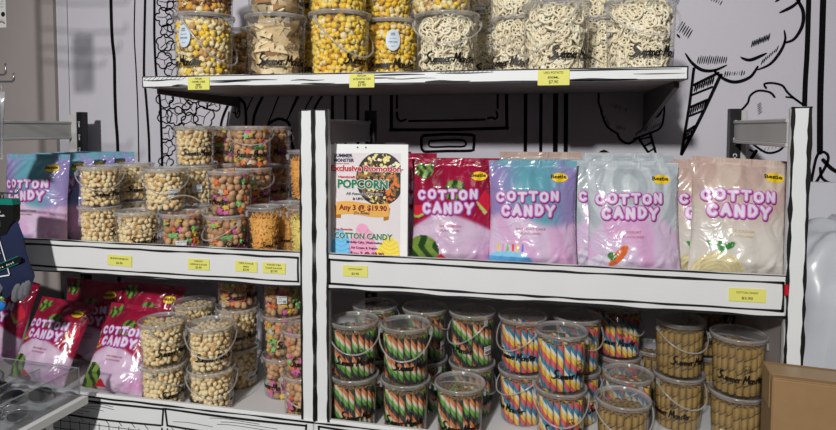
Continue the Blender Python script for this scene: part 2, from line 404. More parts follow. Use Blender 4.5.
def hatch(x0, y0, x1, y1, n, l, w=.9, sl=.45):
    rr = random.Random(int(x0+y0))
    for k in range(n):
        t = k/(n-1); x = x0+(x1-x0)*t; y = y0+(y1-y0)*t; L = l*(.7+.5*rr.random()); W([(x+L*sl/2, y-L/2), (x-L*sl/2, y+L/2)], w, .6)
hatch(612, 105, 626, 110, 8, 4, .7); hatch(617, 127, 625, 129, 6, 4, .7); hatch(636, 134, 647, 127, 7, 5, .7); hatch(649, 129, 660, 124, 6, 4, .7); hatch(605, 117, 609, 125, 5, 4, .7)
W([(653, 118), (658, 116), (663, 108)], 2, .6); W([(655, 103), (660, 99)], 1.4, .4)
W([(694, 68), (693.3, 72), (689.3, 105), (681.2, 154)], 2.6); W([(721, 75), (719.6, 77), (701, 116.5), (681.5, 154)], 3)
for a, b, w in (((694, 85), (718, 73), 2.6), ((692, 95), (712, 87), 2), ((691, 107), (707, 100), 2.6), ((689.5, 116), (702, 111), 2), ((687, 131), (695, 126), 2.4), ((685, 139), (691, 135), 1.8)): W([a, b], w)
hatch(695, 88, 713, 80, 9, 8, 1.6, .25); hatch(691, 111, 705, 104, 7, 8, 1.6, .25); hatch(687, 134, 693, 130, 4, 7, 1.4, .25)
W([(685, 53), (692, 63), (702, 70), (714, 70.4), (727, 65)], 3, .8); W([(680, 38), (676.5, 34)], 2, .6)
W([(713, 70), (724, 79), (736, 82), (750, 77), (758, 66)], 3, .5); W([(757, 70), (770, 64), (780, 52), (785, 40), (784, 30)], 2.6, .7)
W([(784, 43), (794, 39), (802, 26), (803, 12), (798, 1), (790, -14)], 3, .5); W([(802, -3), (793, 6), (779, 13)], 2.8, .8)
W([(740, 57), (750, 60), (767, 53)], 3, .9); W([(790, -14), (770, -40), (730, -46), (700, -30), (680, -20)], 3); W([(775, 2), (783, -4)], 2.4, .7)
hatch(698, 60, 726, 60, 14, 8, 1.1, .25); hatch(752, 44, 769, 37, 11, 7, 1.2, .25); hatch(725, 74, 744, 73, 9, 5, 1.2, .25); hatch(762, 62, 777, 49, 7, 6, 1.1, .4)
hatch(680, 26, 690, 34, 6, 9, 1.1, -.9 if False else .6); hatch(712, -1, 721, 3, 5, 4, 1, .6)
W([(810, -60), (808.5, 0), (807, 50), (805, 86), (804, 130), (803, 240)], 4.2); W([(825, -60), (823, 0), (821.5, 50), (820, 100), (819.7, 152)], 5)
W([(811, 182), (816, 158), (821, 152), (827, 154), (827, 163), (815, 184)], 2.4); W([(823, 160), (832, 169), (846, 176)], 3.4); W([(820, 168), (822, 178), (832, 184), (846, 186)], 2.4)
W([(741.4, 110), (747.7, 102.8), (750, 95.8), (758, 90.7), (769.7, 92.3), (774.4, 97)], 1.9); W([(766, 88), (764, 84), (772, 83), (782, 85.5), (787, 92), (793, 97.5), (802, 104)], 1.9)
W([(786, 97), (793, 98), (799, 102)], 1.5); W([(745, 132), (749, 140), (756, 146.5), (767.4, 152.8), (779, 150.5), (788, 142), (798, 140)], 2, .3); W([(770, 143), (778, 145), (785, 143)], 1.8, .7)
hatch(759, 104, 760, 113, 6, 3, .7, 1.4); hatch(751, 141, 760, 143, 6, 4, .8); hatch(761, 150, 783, 146, 7, 3, .8)
W([(745, 168), (756, 151)], 3); W([(750, 150), (754, 152)], 1.6)
for x0, x1 in ((560, 640),): W([(600, 153), (604, 151), (609, 154)], 2.6)
structure(m.build('wall_back', ['wall_vinyl', 'ink_wall']))
m = MB(); m.box(-3.2, -1.337, YW-.02, YW+.1, 0, 3.0, 0); structure(m.build('wall_left', ['grey_board']))
m = MB(); m.bevbox(-1.336, -1.285, YW-.008, YW-.001, 0, 3.0, .004, 0); structure(m.build('trim_1', ['pale_trim']))

# ---------------------------------------------------------------- shelving units
def ff(y):
    return lambda x, z: (x, y, z)
def outline(mb, x0, x1, z0, z1, w, y, mi=1):
    f = ff(y); e = w*.4
    def wavy(a, b):
        n = max(2, int(math.hypot(b[0]-a[0], b[1]-a[1])/.05)); rr = random.Random(int(1000*(a[0]+b[1])))
        return [(a[0]+(b[0]-a[0])*k/n+(0 if k in (0, n) else rr.uniform(-e, e)*.5), a[1]+(b[1]-a[1])*k/n+(0 if k in (0, n) else rr.uniform(-e, e)*.5), rr.uniform(.7, 1.3)) for k in range(n+1)]
    for a, b in (((x0, z0), (x1, z0)), ((x1, z0), (x1, z1)), ((x1, z1), (x0, z1)), ((x0, z1), (x0, z0))): stroke(mb, wavy(a, b), w, f, mi, step=.012)
def wavyline(mb, a, b, w, y, mi=1, var=.4):
    n = max(2, int(math.hypot(b[0]-a[0], b[1]-a[1])/.06)); rr = random.Random(int(1000*(a[0]*3+b[1])))
    stroke(mb, [(a[0]+(b[0]-a[0])*k/n, a[1]+(b[1]-a[1])*k/n+rr.uniform(-.2, .2)*w, rr.uniform(1-var, 1+var)) for k in range(n+1)], w, ff(y), mi, step=.012)

def shelf_panels(x0, x1, parent, ends):
    # middle shelf: deck with a front fascia that rises above the deck as a lip
    m = MB(); m.box(x0, x1, .012, DEP, DM-.022, DM, 0)
    m.bevbox(x0, x1, 0, .012, ZF, ZM, .002, 0)
    m.box(x0, x1, .012, .024, ZF, DM-.022, 0)
    m.box(x0+.02, x1-.02, .1, .14, DM-.05, DM-.022, 0); m.box(x0+.02, x1-.02, .3, .34, DM-.05, DM-.022, 0)
    wavyline(m, (x0, ZM-.0015), (x1, ZM-.0015), .004, -.0006)
    outline(m, x0+ends[0], x1-ends[1], ZF+.017, ZM-.017, .0055, -.0006)
    wavyline(m, (x0, ZF+.003), (x1, ZF+.003), .006, -.0006)
    m.build('shelf', ['white_deck', 'ink'], parent)
    # bottom shelf
    m = MB(); m.box(x0, x1, .012, DEP, DB-.022, DB, 0)
    m.bevbox(x0, x1, 0, .012, ZB-.10, ZB, .002, 0)
    m.build('shelf', ['white_deck', 'ink'], parent)

def post(x, parent):
    m = MB(); m.bevbox(x+.0005, x+PW-.0005, 0, .014, 0, ZT, .0015, 0); m.box(x+.008, x+PW-.008, .014, .04, 0, ZT-.002, 0)
    for xx, s in ((x+.003, 1), (x+PW-.003, -1)):
        n = 26; rr = random.Random(int(xx*900))
        stroke(m, [(xx, ZB-.005+(ZT-ZB)*k/n, rr.uniform(.7, 1.7) if rr.random() > .2 else rr.uniform(1.4, 2.3)) for k in range(n+1)], .0052, ff(-.0006), 1, step=.012, wob=.4)
    wavyline(m, (x, ZT-.0015), (x+PW, ZT-.0015), .004, -.0006)
    m.build('post', ['white_panel', 'ink'], parent)
def rear_post(x, parent, w=.034):
    m = MB(); m.box(x, x+w, DEP-.03, DEP, 0, ZT+.01, 0)
    z = ZT-.03
    while z > .62:   # keyhole slots
        disc(m, x+w*.5, z, w*.2, w*.2, ff(DEP-.0315), 1, 10); stroke(m, [(x+w*.5, z), (x+w*.5, z-.016)], w*.2, ff(DEP-.0315), 1, step=.01); z -= .05
    m.build('upright', ['black_steel', 'pale_trim'], parent)
def side_rail(x, s, parent, M='grey_steel'):
    m = MB()
    m.bevbox(x, x+.014*s if s > 0 else x+.014, .04, DEP-.03, ZT-.085, ZT-.030, .002, 0)
    m.bevbox(x-.003, x+.017, .04, DEP-.03, ZT-.036, ZT-.026, .002, 0); m.bevbox(x-.003, x+.017, .04, DEP-.03, ZT-.094, ZT-.084, .002, 0)
    m.build('side_rail', [M], parent)

ur = tag(empty('shelving_unit', (0, 0, 0)), 'white two-tier shelving unit holding the poster and cotton candy above stick buckets', 'shelving')
shelf_panels(PW, 1.2-PW, ur, (.003, .006)); post(0, ur); post(1.2-PW, ur)
rear_post(PW-.034+.0, ur); rear_post(1.2-PW-.005, ur, .03); side_rail(.012, 1, ur); side_rail(1.2-PW+.006, 1, ur)
m = MB(); m.bevbox(1.2-PW+.026, 1.2-PW+.042, DEP-.03, DEP-.01, 0, ZT+.005, .002, 0); m.build('upright', ['grey_steel'], ur)
m = MB(); m.box(1.2-PW+.024, 1.2-PW+.028, .04, DEP-.03, 0.1, .93, 0); m.build('side_panel', ['grey_board'], ur)
m = MB(); m.box(1.155, 1.163, -.004, -.001, ZM-.045, ZM-.02, 0); m.build('clip', ['red_plastic'], ur)
ul = tag(empty('shelving_unit', (-1.2, 0, 0)), 'white two-tier shelving unit holding biscuit buckets beside blue cotton candy bags', 'shelving')
def L(o):
    for c in o.children: c.location.x += 1.2
shelf_panels(-1.2+PW, -PW, ul, (.003, .006)); post(-1.2, ul); post(-PW, ul)
rear_post(-1.2+PW+.012, ul, .024); side_rail(-1.2+.014, 1, ul); L(ul)
m = MB(); m.bevbox(-.046+.0, -.012, DEP-.03, DEP-.012, 0, ZT, .002, 0)
o = m.build('upright', ['grey_steel'], ul); o.location.x = .046+PW-.024

# plinth panels under the bottom shelves with the drawn crates
def plinth(x0, x1, label):
    m = MB(); m.bevbox(x0, x1, -.006, 0.0, 0.02, ZB-.006, .0015, 0)
    f = ff(-.0068)
    def D(p, w, sm=True): stroke(m, p, w, f, 1, step=.012, smooth=sm)
    rr = random.Random(int(x1*10)+5)
    wavyline(m, (x0, ZB-.0085), (x1, ZB-.0085), .005, -.0068)
    x = x1-.02
    while x > x0+.2:
        w = .44; a = max(x-w, x0+.01)
        for zt, k in ((ZB-.018, 0), (ZB-.27, 1)):
            D([(a, zt, 1), ((a+x)/2, zt-.004, 1.2), (x, zt-.002, 1)], .006); D([(x, zt), (x-.005, zt-.05)], .006); D([(a, zt), (a+.006, zt-.05)], .006)
            D([(a+.01, zt-.05), ((a+x)/2, zt-.056), (x-.01, zt-.052)], .006)
            for q in range(5):
                z = zt-.012-.008*q; b = a+.02+rr.random()*.2; D([(b, z), (b+.05, z+.003), (b+.08+rr.random()*.1, z-.001)], .0016)
            for q in range(9): b = a+.02+q*(x-a-.04)/9; D([(b, zt-.055), (b+.012, zt-.068)], .0022)
            for q in range(13): b = a+.015+q*(x-a-.03)/12; D([(b, zt-.07), (b+.001, zt-.22)], .0022)
            for q in range(7): D([(a+.01, zt-.075-q*.024), (x-.01, zt-.075-q*.024)], .0022)
            D([(a+.006, zt-.06), (a+.016, zt-.23), (x-.016, zt-.23), (x-.006, zt-.06)], .005, False)
        x -= w+.006
    o = m.build('plinth_panel', ['white_panel', 'ink']); tag(o, label, 'panel'); return o
plinth(-1.2, -.004, 'white plinth panel with black drawn crates below the biscuit shelf')
plinth(.002, 1.2, 'white plinth panel with black drawn crates below the wafer stick shelf')

# wall shelf above
ts = tag(empty('wall_shelf', (TX0, YW, DT)), 'long white wall shelf carrying the big popcorn and potato ring buckets', 'shelf')
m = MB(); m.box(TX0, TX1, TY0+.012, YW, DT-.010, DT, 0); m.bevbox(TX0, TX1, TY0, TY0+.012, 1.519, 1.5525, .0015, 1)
fy = TY0-.0006
outline(m, TX0+.002, TX1-.002, 1.521, 1.5505, .003, fy, 2)
rr = random.Random(4)
def T(p, w): stroke(m, p, w, ff(fy), 2, step=.01, taper=.6)
for k in range(10): T([(TX0+.006+k*.014, 1.541), (TX0+.018+k*.014, 1.549)], .0024)
for a, b, z, w in ((TX0+.005, TX0+.13, 1.540, .003), (-.33, -.12, 1.536, .004), (-.33, -.2, 1.533, .003), (-.08, .02, 1.5335, .003), (.13, .22, 1.535, .003), (.15, .3, 1.5435, .004), (.2, .33, 1.533, .002),
                   (.33, .48, 1.546, .003), (.3, .42, 1.524, .005), (.62, .93, 1.5455, .0035), (.82, .94, 1.535, .002), (.66, .83, 1.5225, .006), (-.45, -.40, 1.524, .004), (-.05, .05, 1.524, .003)):
    T([(a, z, .8), ((a*2+b)/3, z+.0015*rr.uniform(-1, 1), 1.2), ((a+b*2)/3, z-.0015*rr.uniform(-1, 1), 1), (b, z, .6)], w)
for x in (.125, .118, .598, .602): T([(x, 1.521), (x, 1.551)], .009)
for k in range(12): T([(.34+k*.012, 1.546), (.35+k*.012, 1.552)], .002)
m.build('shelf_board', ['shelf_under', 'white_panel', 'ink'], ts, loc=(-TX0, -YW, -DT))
for x in (TX0+.012, TX1-.022):
    m = MB()
    dz = .135 if x > 0 else .060
    vs = [(x, TY0+.05, DT-.012), (x, YW-.004, DT-.012), (x, YW-.004, DT-dz), (x, YW-.025, DT-dz+.012), (x, TY0+.05, DT-.026)]
    vs2 = [(p[0]+.012, p[1], p[2]) for p in vs]
    m.add(vs+vs2, [(0, 1, 2, 3, 4), (9, 8, 7, 6, 5)] + [(k, (k+1) % 5, 5+(k+1) % 5, 5+k) for k in range(5)], 0, False)
    m.build('bracket', ['bracket_steel'], ts, loc=(-TX0, -YW, -DT))

# ================================================================ BUCKETS
SPEC = {'large': (.092, .086, .080, .200), 'small': (.0670, .0620, .0585, .1285), 'medium': (.0715, .0660, .0620, .131), 'tall': (.0705, .0640, .0600, .153), 'cup': (.050, .046, .037, .155)}
def tub_mesh(kind):
    R, Rt, Rb, H = SPEC[kind]; m = MB()
    m.lathe([(0, .0015), (Rb-.004, .0015), (Rb, .005), (Rt, H-.012)], 48, 0)
    def rad(z): return Rb+(Rt-Rb)*z/H
    def f(x, z):   # logo faces -Y, x runs to the viewer's right
        r = rad(z)+.0006; a = -pi/2 + x/r; return (r*cos(a), r*sin(a), z)
    sc = {'large': .0128, 'small': .0090, 'medium': .0096, 'tall': .0098, 'cup': .0064}[kind]; z0 = H*.26
    total = sum(SCR[c][1] for c in 'Summer Monster')*sc
    x = script(m, 'Summer', -total/2, z0, sc, f, 1, .30); script(m, ' Monster', x, z0, sc, f, 1, .30)
    doodle(m, total*.12, z0+sc*3.6, sc*.9, f, 1, .0008)
    return m
def lid_mesh(kind):
    R, Rt, Rb, H = SPEC[kind]; m = MB()
    m.lathe([(Rt+.0010, H-.013), (R-.0035, H-.013), (R-.002, H-.0115), (R-.003, H-.0085), (R-.0005, H-.007), (R, H-.0045), (R-.001, H-.001), (R-.003, H-.0003), (R-.0055, H-.001), (R-.0065, H-.0045)], 48, 0)
    m.lathe([(R-.0065, H-.0045), (R*.55, H-.0055), (0, H-.0055)], 48, 1)
    return m
def handle_mesh(kind, drop):
    R, Rt, Rb, H = SPEC[kind]; m = MB(); n = 28; r = R+.0035
    zr = H-.020
    P = [(r*cos(pi+pi*k/n), r*sin(pi+pi*k/n), zr-drop*H*sin(pi*k/n)) for k in range(n+1)] if drop > -.3 else \
        [(r*cos(pi+pi*k/n), .35*r*sin(pi+pi*k/n), zr-drop*H*sin(pi*k/n)) for k in range(n+1)]
    m.tube(P, .0024*(R/.07)**.5, 6, 0)
    return m
def tab_mesh(kind, s):
    R, Rt, Rb, H = SPEC[kind]; m = MB(); zr = H-.020
    m.bevbox(s*(R-.002)-.003, s*(R-.002)+.003, -.006, .006, zr-.012, zr+.006, .001, 0); return m
def sticker_mesh(kind, typ):
    R, Rt, Rb, H = SPEC[kind]; m = MB()
    def rad(z): return Rb+(Rt-Rb)*z/H
    def f0(off):
        def f(x, z): r = rad(z)+off; a = -pi/2 + x/r; return (r*cos(a), r*sin(a), z)
        return f
    if typ == 'round':
        zc = H*.66; disc(m, 0, zc, R*.24, R*.34, f0(.0008), 0, 28, 5)
        for k, (b, h, w) in enumerate((('SUMMER', .0035, .014), ('MONSTER', .0035, .014), ('handcrafted', .0022, .022), ('POPCORN', .0050, .026), ('300ml', .002, .012))):
            text(m, b, 0, zc+(.018, .013, .004, -.008, -.019)[k]*R/.092, h*R/.092, f0(.0014), 1, w*R/.092, .01)
    else:
        w, h = (.030, .024) if kind != 'large' else (.036, .028); zc = H*(.30 if typ == 'low' else .42 if typ == 'mid' else .8)
        n = 10; vs = []; fs = []
        for i in range(n+1):
            for z in (zc-h/2, zc+h/2): vs.append(f0(.0009)(-w/2+w*i/n, z))
        m.add(vs, [(2*i, 2*i+2, 2*i+3, 2*i+1) for i in range(n)], 0, False)
        text(m, 'SUMMER MONSTER', 0, zc+h*.28, h*.12, f0(.0015), 1, w*.85, .01); text(m, 'BEST BEFORE', -w*.2, zc+h*.08, h*.09, f0(.0015), 1, w*.45)
        rr = random.Random(2); x = -w*.42
        while x < w*.42:
            d = rr.choice((.0006, .001, .0014)); 
            if x > 0 or typ == 'low': m.add([f0(.0015)(x, zc-h*.4), f0(.0015)(x+d, zc-h*.4), f0(.0015)(x+d, zc-h*.05), f0(.0015)(x, zc-h*.05)], [(0, 1, 2, 3)], 1, False)
            x += d+rr.choice((.0006, .0012))
        for q in range(3): text(m, 'PRODUCT OF MALAYSIA'[:12], -w*.2, zc-h*(.1+.1*q), h*.07, f0(.0015), 1, w*.4)
    return m

# ---- contents
def ico(sub=1):
    import bmesh
    b = bmesh.new(); bmesh.ops.create_icosphere(b, subdivisions=sub, radius=1.)
    v = [x.co.copy() for x in b.verts]; f = [tuple(q.index for q in x.verts) for x in b.faces]; b.free(); return v, f
ICO1, ICO2 = ico(1), ico(2)
def rrot(rr): return Matrix.Rotation(rr.random()*6.28, 3, 'X') @ Matrix.Rotation(rr.random()*6.28, 3, 'Y') @ Matrix.Rotation(rr.random()*6.28, 3, 'Z')
def popcorn_piece(mb, p, r, mi, rr, mi2=None):
    M = rrot(rr); off = Vector((rr.random()*9, rr.random()*9, rr.random()*9)); vs = []
    for v in ICO2[0]:
        k = .95+.62*noise.noise(v*1.7+off)+.30*noise.noise(v*4+off); vs.append(p + (M @ (v*k))*r)
    t = mi if mi2 is None else mi2
    A = [f for f in ICO2[1] if noise.noise(ICO2[0][f[0]]*2.3+off) < .12]; B = [f for f in ICO2[1] if noise.noise(ICO2[0][f[0]]*2.3+off) >= .12]
    o = len(mb.v); mb.add(vs, A, mi)
    for f in B: mb.f.append(tuple(i+o for i in f)); mb.m.append(t); mb.sm.append(True)
def scatter(kind, d, fill, rr, top=True, layers=2):
    """positions packed against the tub wall, row by row, then over the top."""
    R, Rt, Rb, H = SPEC[kind]; zt = H*fill; out = []
    for L_ in range(layers):
        z = d*.55+L_*d*.3
        while z < zt-(0 if L_ == 0 else d*.3):
            r = Rb+(Rt-Rb)*z/H - .002 - d*.55 - L_*d*.8; n = max(3, int(2*pi*r/(d*.93))); a0 = rr.random()*6
            for k in range(n):
                a = a0+2*pi*(k+rr.uniform(-.25, .25))/n; q = r-rr.random()*d*.2
                out.append((Vector((q*cos(a), q*sin(a), z+rr.uniform(-.25, .25)*d)), a, L_))
            z += d*.82
    if top:
        r = Rt-d*1.6
        while r > 0:
            n = max(1, int(2*pi*r/d)); 
            for k in range(n): a = 2*pi*(k+rr.random()*.5)/n; out.append((Vector((r*cos(a), r*sin(a), min(H-.02, zt+rr.random()*d*.5+(1-r/Rt)*d*.6))), a, 0))
            r -= d*.9
    return out
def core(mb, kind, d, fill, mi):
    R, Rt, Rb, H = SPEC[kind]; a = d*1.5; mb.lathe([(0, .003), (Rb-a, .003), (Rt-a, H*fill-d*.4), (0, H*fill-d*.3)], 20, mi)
def c_popcorn(mats, weights, corem, seed):
    def g(kind):
        rr = random.Random(seed); m = MB(); d = .0178
        for p, a, l in scatter(kind, d, .86, rr): popcorn_piece(m, p, d*.56*rr.uniform(.8, 1.15), rr.choices(range(len(mats)), weights)[0], rr, rr.choice((None, None, mats.index('pcream'))))
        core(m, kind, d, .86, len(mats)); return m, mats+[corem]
    return g
def c_biscuit(kind):
    rr = random.Random(5); m = MB(); d = .0172
    for p, a, l in scatter(kind, d, .86, rr):
        M = rrot(rr); r = d*.53*rr.uniform(.9, 1.1); vs = [p + M @ Vector((v.x*r, v.y*r, v.z*r*.78)) for v in ICO2[0]]
        b = [f for f in ICO2[1] if sum(ICO2[0][i].z for i in f)/3 < .62]; t = [f for f in ICO2[1] if sum(ICO2[0][i].z for i in f)/3 >= .62]
        o = len(m.v); m.add(vs, b, 0); m.add([], [], 0)
        for f in t: m.f.append(tuple(i+o for i in f)); m.m.append(1); m.sm.append(True)
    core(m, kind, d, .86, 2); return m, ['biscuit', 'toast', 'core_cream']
def star_piece(mb, p, r, mi, M):
    n = 10; vs = []
    for z in (-.35, .35):
        for k in range(n): q = (1 if k % 2 == 0 else .55)*r; vs.append(p + M @ Vector((q*cos(2*pi*k/n), q*sin(2*pi*k/n), z*r)))
    vs += [p + M @ Vector((0, 0, -.5*r)), p + M @ Vector((0, 0, .5*r))]
    mb.add(vs, [(k, (k+1) % n, n+(k+1) % n, n+k) for k in range(n)] + [(2*n, (k+1) % n, k) for k in range(n)] + [(2*n+1, n+k, n+(k+1) % n) for k in range(n)], mi, False)
def c_multi(kind):
    rr = random.Random(15); m = MB(); d = .0205
    for p, a, l in scatter(kind, d, .88, rr):
        M = rrot(rr); r = d*.56*rr.uniform(.85, 1.15)
        if rr.random() < .40 and l == 0:
            star_piece(m, p + Vector((cos(a), sin(a), 0))*.001, r*.95, rr.choice((2, 3, 4, 4, 5, 6, 2)), Matrix.Rotation(a-pi/2, 3, 'Z') @ Matrix.Rotation(pi/2+rr.uniform(-.7, .7), 3, 'X'))
        else: m.add([p + M @ Vector((v.x*r, v.y*r*.92, v.z*r*(.6 if rr.random() < .0 else .75))) for v in ICO2[0]], ICO2[1], rr.choice((0, 0, 1)))
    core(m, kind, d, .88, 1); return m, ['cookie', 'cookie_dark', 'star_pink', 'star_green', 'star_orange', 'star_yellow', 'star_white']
def wheel_piece(mb, p, r, mi, M, t=.0022):
    n = 14; P = [p + M @ Vector((r*cos(2*pi*k/n), r*sin(2*pi*k/n), 0)) for k in range(n)]; mb.tube(P, t, 5, mi, closed=True)
    h = [p + M @ Vector((r*.42*cos(2*pi*k/6), r*.42*sin(2*pi*k/6), 0)) for k in range(6)]; mb.tube(h, t*.7, 4, mi, closed=True)
    for k in range(5):
        a = 2*pi*k/5; mb.tube([p + M @ Vector((r*.4*cos(a), r*.4*sin(a), 0)), p + M @ Vector((r*cos(a), r*sin(a), 0))], t*.7, 4, mi)
def c_rings(kind):
    rr = random.Random(25); m = MB(); d = .024
    for p, a, l in scatter(kind, d, .92, rr):
        if l == 0 and rr.random() < .75: M = Matrix.Rotation(a-pi/2+rr.uniform(-.3, .3), 3, 'Z') @ Matrix.Rotation(pi/2+rr.uniform(-.4, .4), 3, 'X')
        else: M = rrot(rr)
        wheel_piece(m, p, .0150*rr.uniform(.85, 1.12), rr.choice((0, 0, 1)), M, .0035)
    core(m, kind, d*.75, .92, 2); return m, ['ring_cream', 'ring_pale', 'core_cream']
def c_chips(kind):
    rr = random.Random(35); m = MB(); d = .026
    for p, a, l in scatter(kind, d, .84, rr):
        M = Matrix.Rotation(a-pi/2, 3, 'Z') @ Matrix.Rotation(pi/2+rr.uniform(-.9, .9), 3, 'X') @ Matrix.Rotation(rr.random()*6.28, 3, 'Z')
        r = rr.uniform(.022, .038); n = 4; vs = []; fs = []; cv = rr.uniform(-.35, .35)
        A, B, C_ = [Vector((r*cos(q+rr.uniform(-.3, .3)), r*sin(q), 0)) for q in (0, 2.1, 4.2)]; idx = {}
        for i in range(n+1):
            for j in range(n+1-i):
                u, v = i/n, j/n; q = A*u+B*v+C_*(1-u-v); q.z = cv*(q.x*q.x+.4*q.x*q.y)/r; idx[(i, j)] = len(vs); w = p + M @ q
                rad = math.hypot(w.x, w.y); lim = SPEC[kind][2]-.002+(SPEC[kind][1]-SPEC[kind][2])*w.z/SPEC[kind][3]
                if rad > lim: w.x *= lim/rad; w.y *= lim/rad
                w.z = max(.004, w.z); vs.append(w)
        for i in range(n):
            for j in range(n-i):
                fs.append((idx[(i, j)], idx[(i+1, j)], idx[(i, j+1)]))
                if j < n-i-1: fs.append((idx[(i+1, j)], idx[(i+1, j+1)], idx[(i, j+1)]))
        m.add(vs, fs, rr.choices((0, 1, 2), (6, 3, 1))[0])
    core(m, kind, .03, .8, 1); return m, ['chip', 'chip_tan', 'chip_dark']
def c_flakes(colr):
    def g(kind):
        rr = random.Random(45); m = MB(); d = .0105
        for p, a, l in scatter(kind, d, .78, rr, layers=1):
            M = rrot(rr); P = [p + M @ Vector((t*.009, .002*sin(t*5), 0)) for t in (-1, -.4, .3, 1)]
            m.tube(P, [.0012, .0022, .0022, .001], 5, 0)
        core(m, kind, d*.55, .78, 0); return m, [colr]
    return g
CONT = {
 'yellow popcorn': (c_popcorn(['pyellow', 'pcream', 'porange', 'pgold'], (5, .8, .7, 4), 'core_yellow', 1), 'popcorn'),
 'mixed popcorn': (c_popcorn(['pcream', 'pcaramel', 'pyellow', 'pgold'], (5, 2, 1.6, 2), 'core_yellow', 2), 'popcorn'),
 'caramel popcorn': (c_popcorn(['pcaramel', 'pbrown', 'porange', 'pcream'], (4, 3, 2, 1), 'core_brown', 3), 'popcorn'),
 'potato rings': (c_rings, 'potato_rings'), 'prawn chips': (c_chips, 'chips'), 'button biscuits': (c_biscuit, 'biscuits'),
 'cookies and candy stars': (c_multi, 'cookies_and_stars'), 'orange flakes': (c_flakes('flake_orange'), 'corn_flakes'), 'yellow curls': (c_flakes('curl_yellow'), 'corn_curls')}
CTEXT = {'yellow popcorn': 'bright yellow popcorn', 'mixed popcorn': 'cream, caramel and yellow popcorn', 'caramel popcorn': 'brown caramel popcorn', 'potato rings': 'cream wheel-shaped potato rings',
 'prawn chips': 'pale folded chips', 'button biscuits': 'round cream button biscuits', 'cookies and candy stars': 'brown cookies and coloured stars', 'orange flakes': 'crisp orange flakes', 'yellow curls': 'thin yellow curls'}
STICK = {'green sticks': ('stick_green', 'green and orange striped wafer stick'), 'rainbow sticks': ('stick_rainbow', 'blue and red striped wafer stick'), 'brown sticks': ('stick_brown', 'golden brown wafer roll')}
SR, SL = .0081, .122
def stick_into(mb, P, rz, lean, ph, ln=SL):
    """one rolled wafer: tube wall with UVs, annular ends"""
    n = 12; M = Matrix.Rotation(rz, 3, 'Z') @ Matrix.Rotation(lean, 3, 'X'); o = len(mb.v)
    if mb.uv is None: mb.uv = []
    ring = [(SR, 0), (SR, ln), (SR*.45, ln), (SR*.40, ln-.008)]
    vs = [P + M @ Vector((r*cos(2*pi*k/n), r*sin(2*pi*k/n), z)) for r, z in ring for k in range(n)]
    mb.v += [tuple(v) for v in vs]
    for j in range(3):
        for k in range(n):
            mb.f.append((o+j*n+k, o+j*n+(k+1) % n, o+(j+1)*n+(k+1) % n, o+(j+1)*n+k)); mb.m.append((0, 1, 2)[j]); mb.sm.append(j == 0)
            if j == 0: mb.uv += [(k/n+ph, 0), ((k+1)/n+ph, 0), ((k+1)/n+ph, ln), (k/n+ph, ln)]
            else: mb.uv += [(0, 0)]*4
    mb.f.append(tuple(o+3*n+k for k in range(n))); mb.m.append(2); mb.sm.append(False); mb.uv += [(0, 0)]*n
SPROTO = {}; REST = {k: MB() for k in STICK}
def stick_obj(kd, P, rz, lean, label, group, tw=0.):
    if kd not in SPROTO:
        mb = MB(); stick_into(mb, Vector((0, 0, 0)), 0, 0, 0); o = mb.build('wafer_stick' if kd != 'brown sticks' else 'wafer_roll', [STICK[kd][0], 'wafer_end', 'wafer_hole']); SPROTO[kd] = o
    else: o = SPROTO[kd].copy(); COL.objects.link(o)
    o.location = P; o.rotation_mode = 'XYZ'
    o.rotation_euler = (Matrix.Rotation(rz, 3, 'Z') @ Matrix.Rotation(lean, 3, 'X') @ Matrix.Rotation(tw, 3, 'Z')).to_euler()
    tag(o, label, 'wafer stick' if kd != 'brown sticks' else 'wafer roll', group)

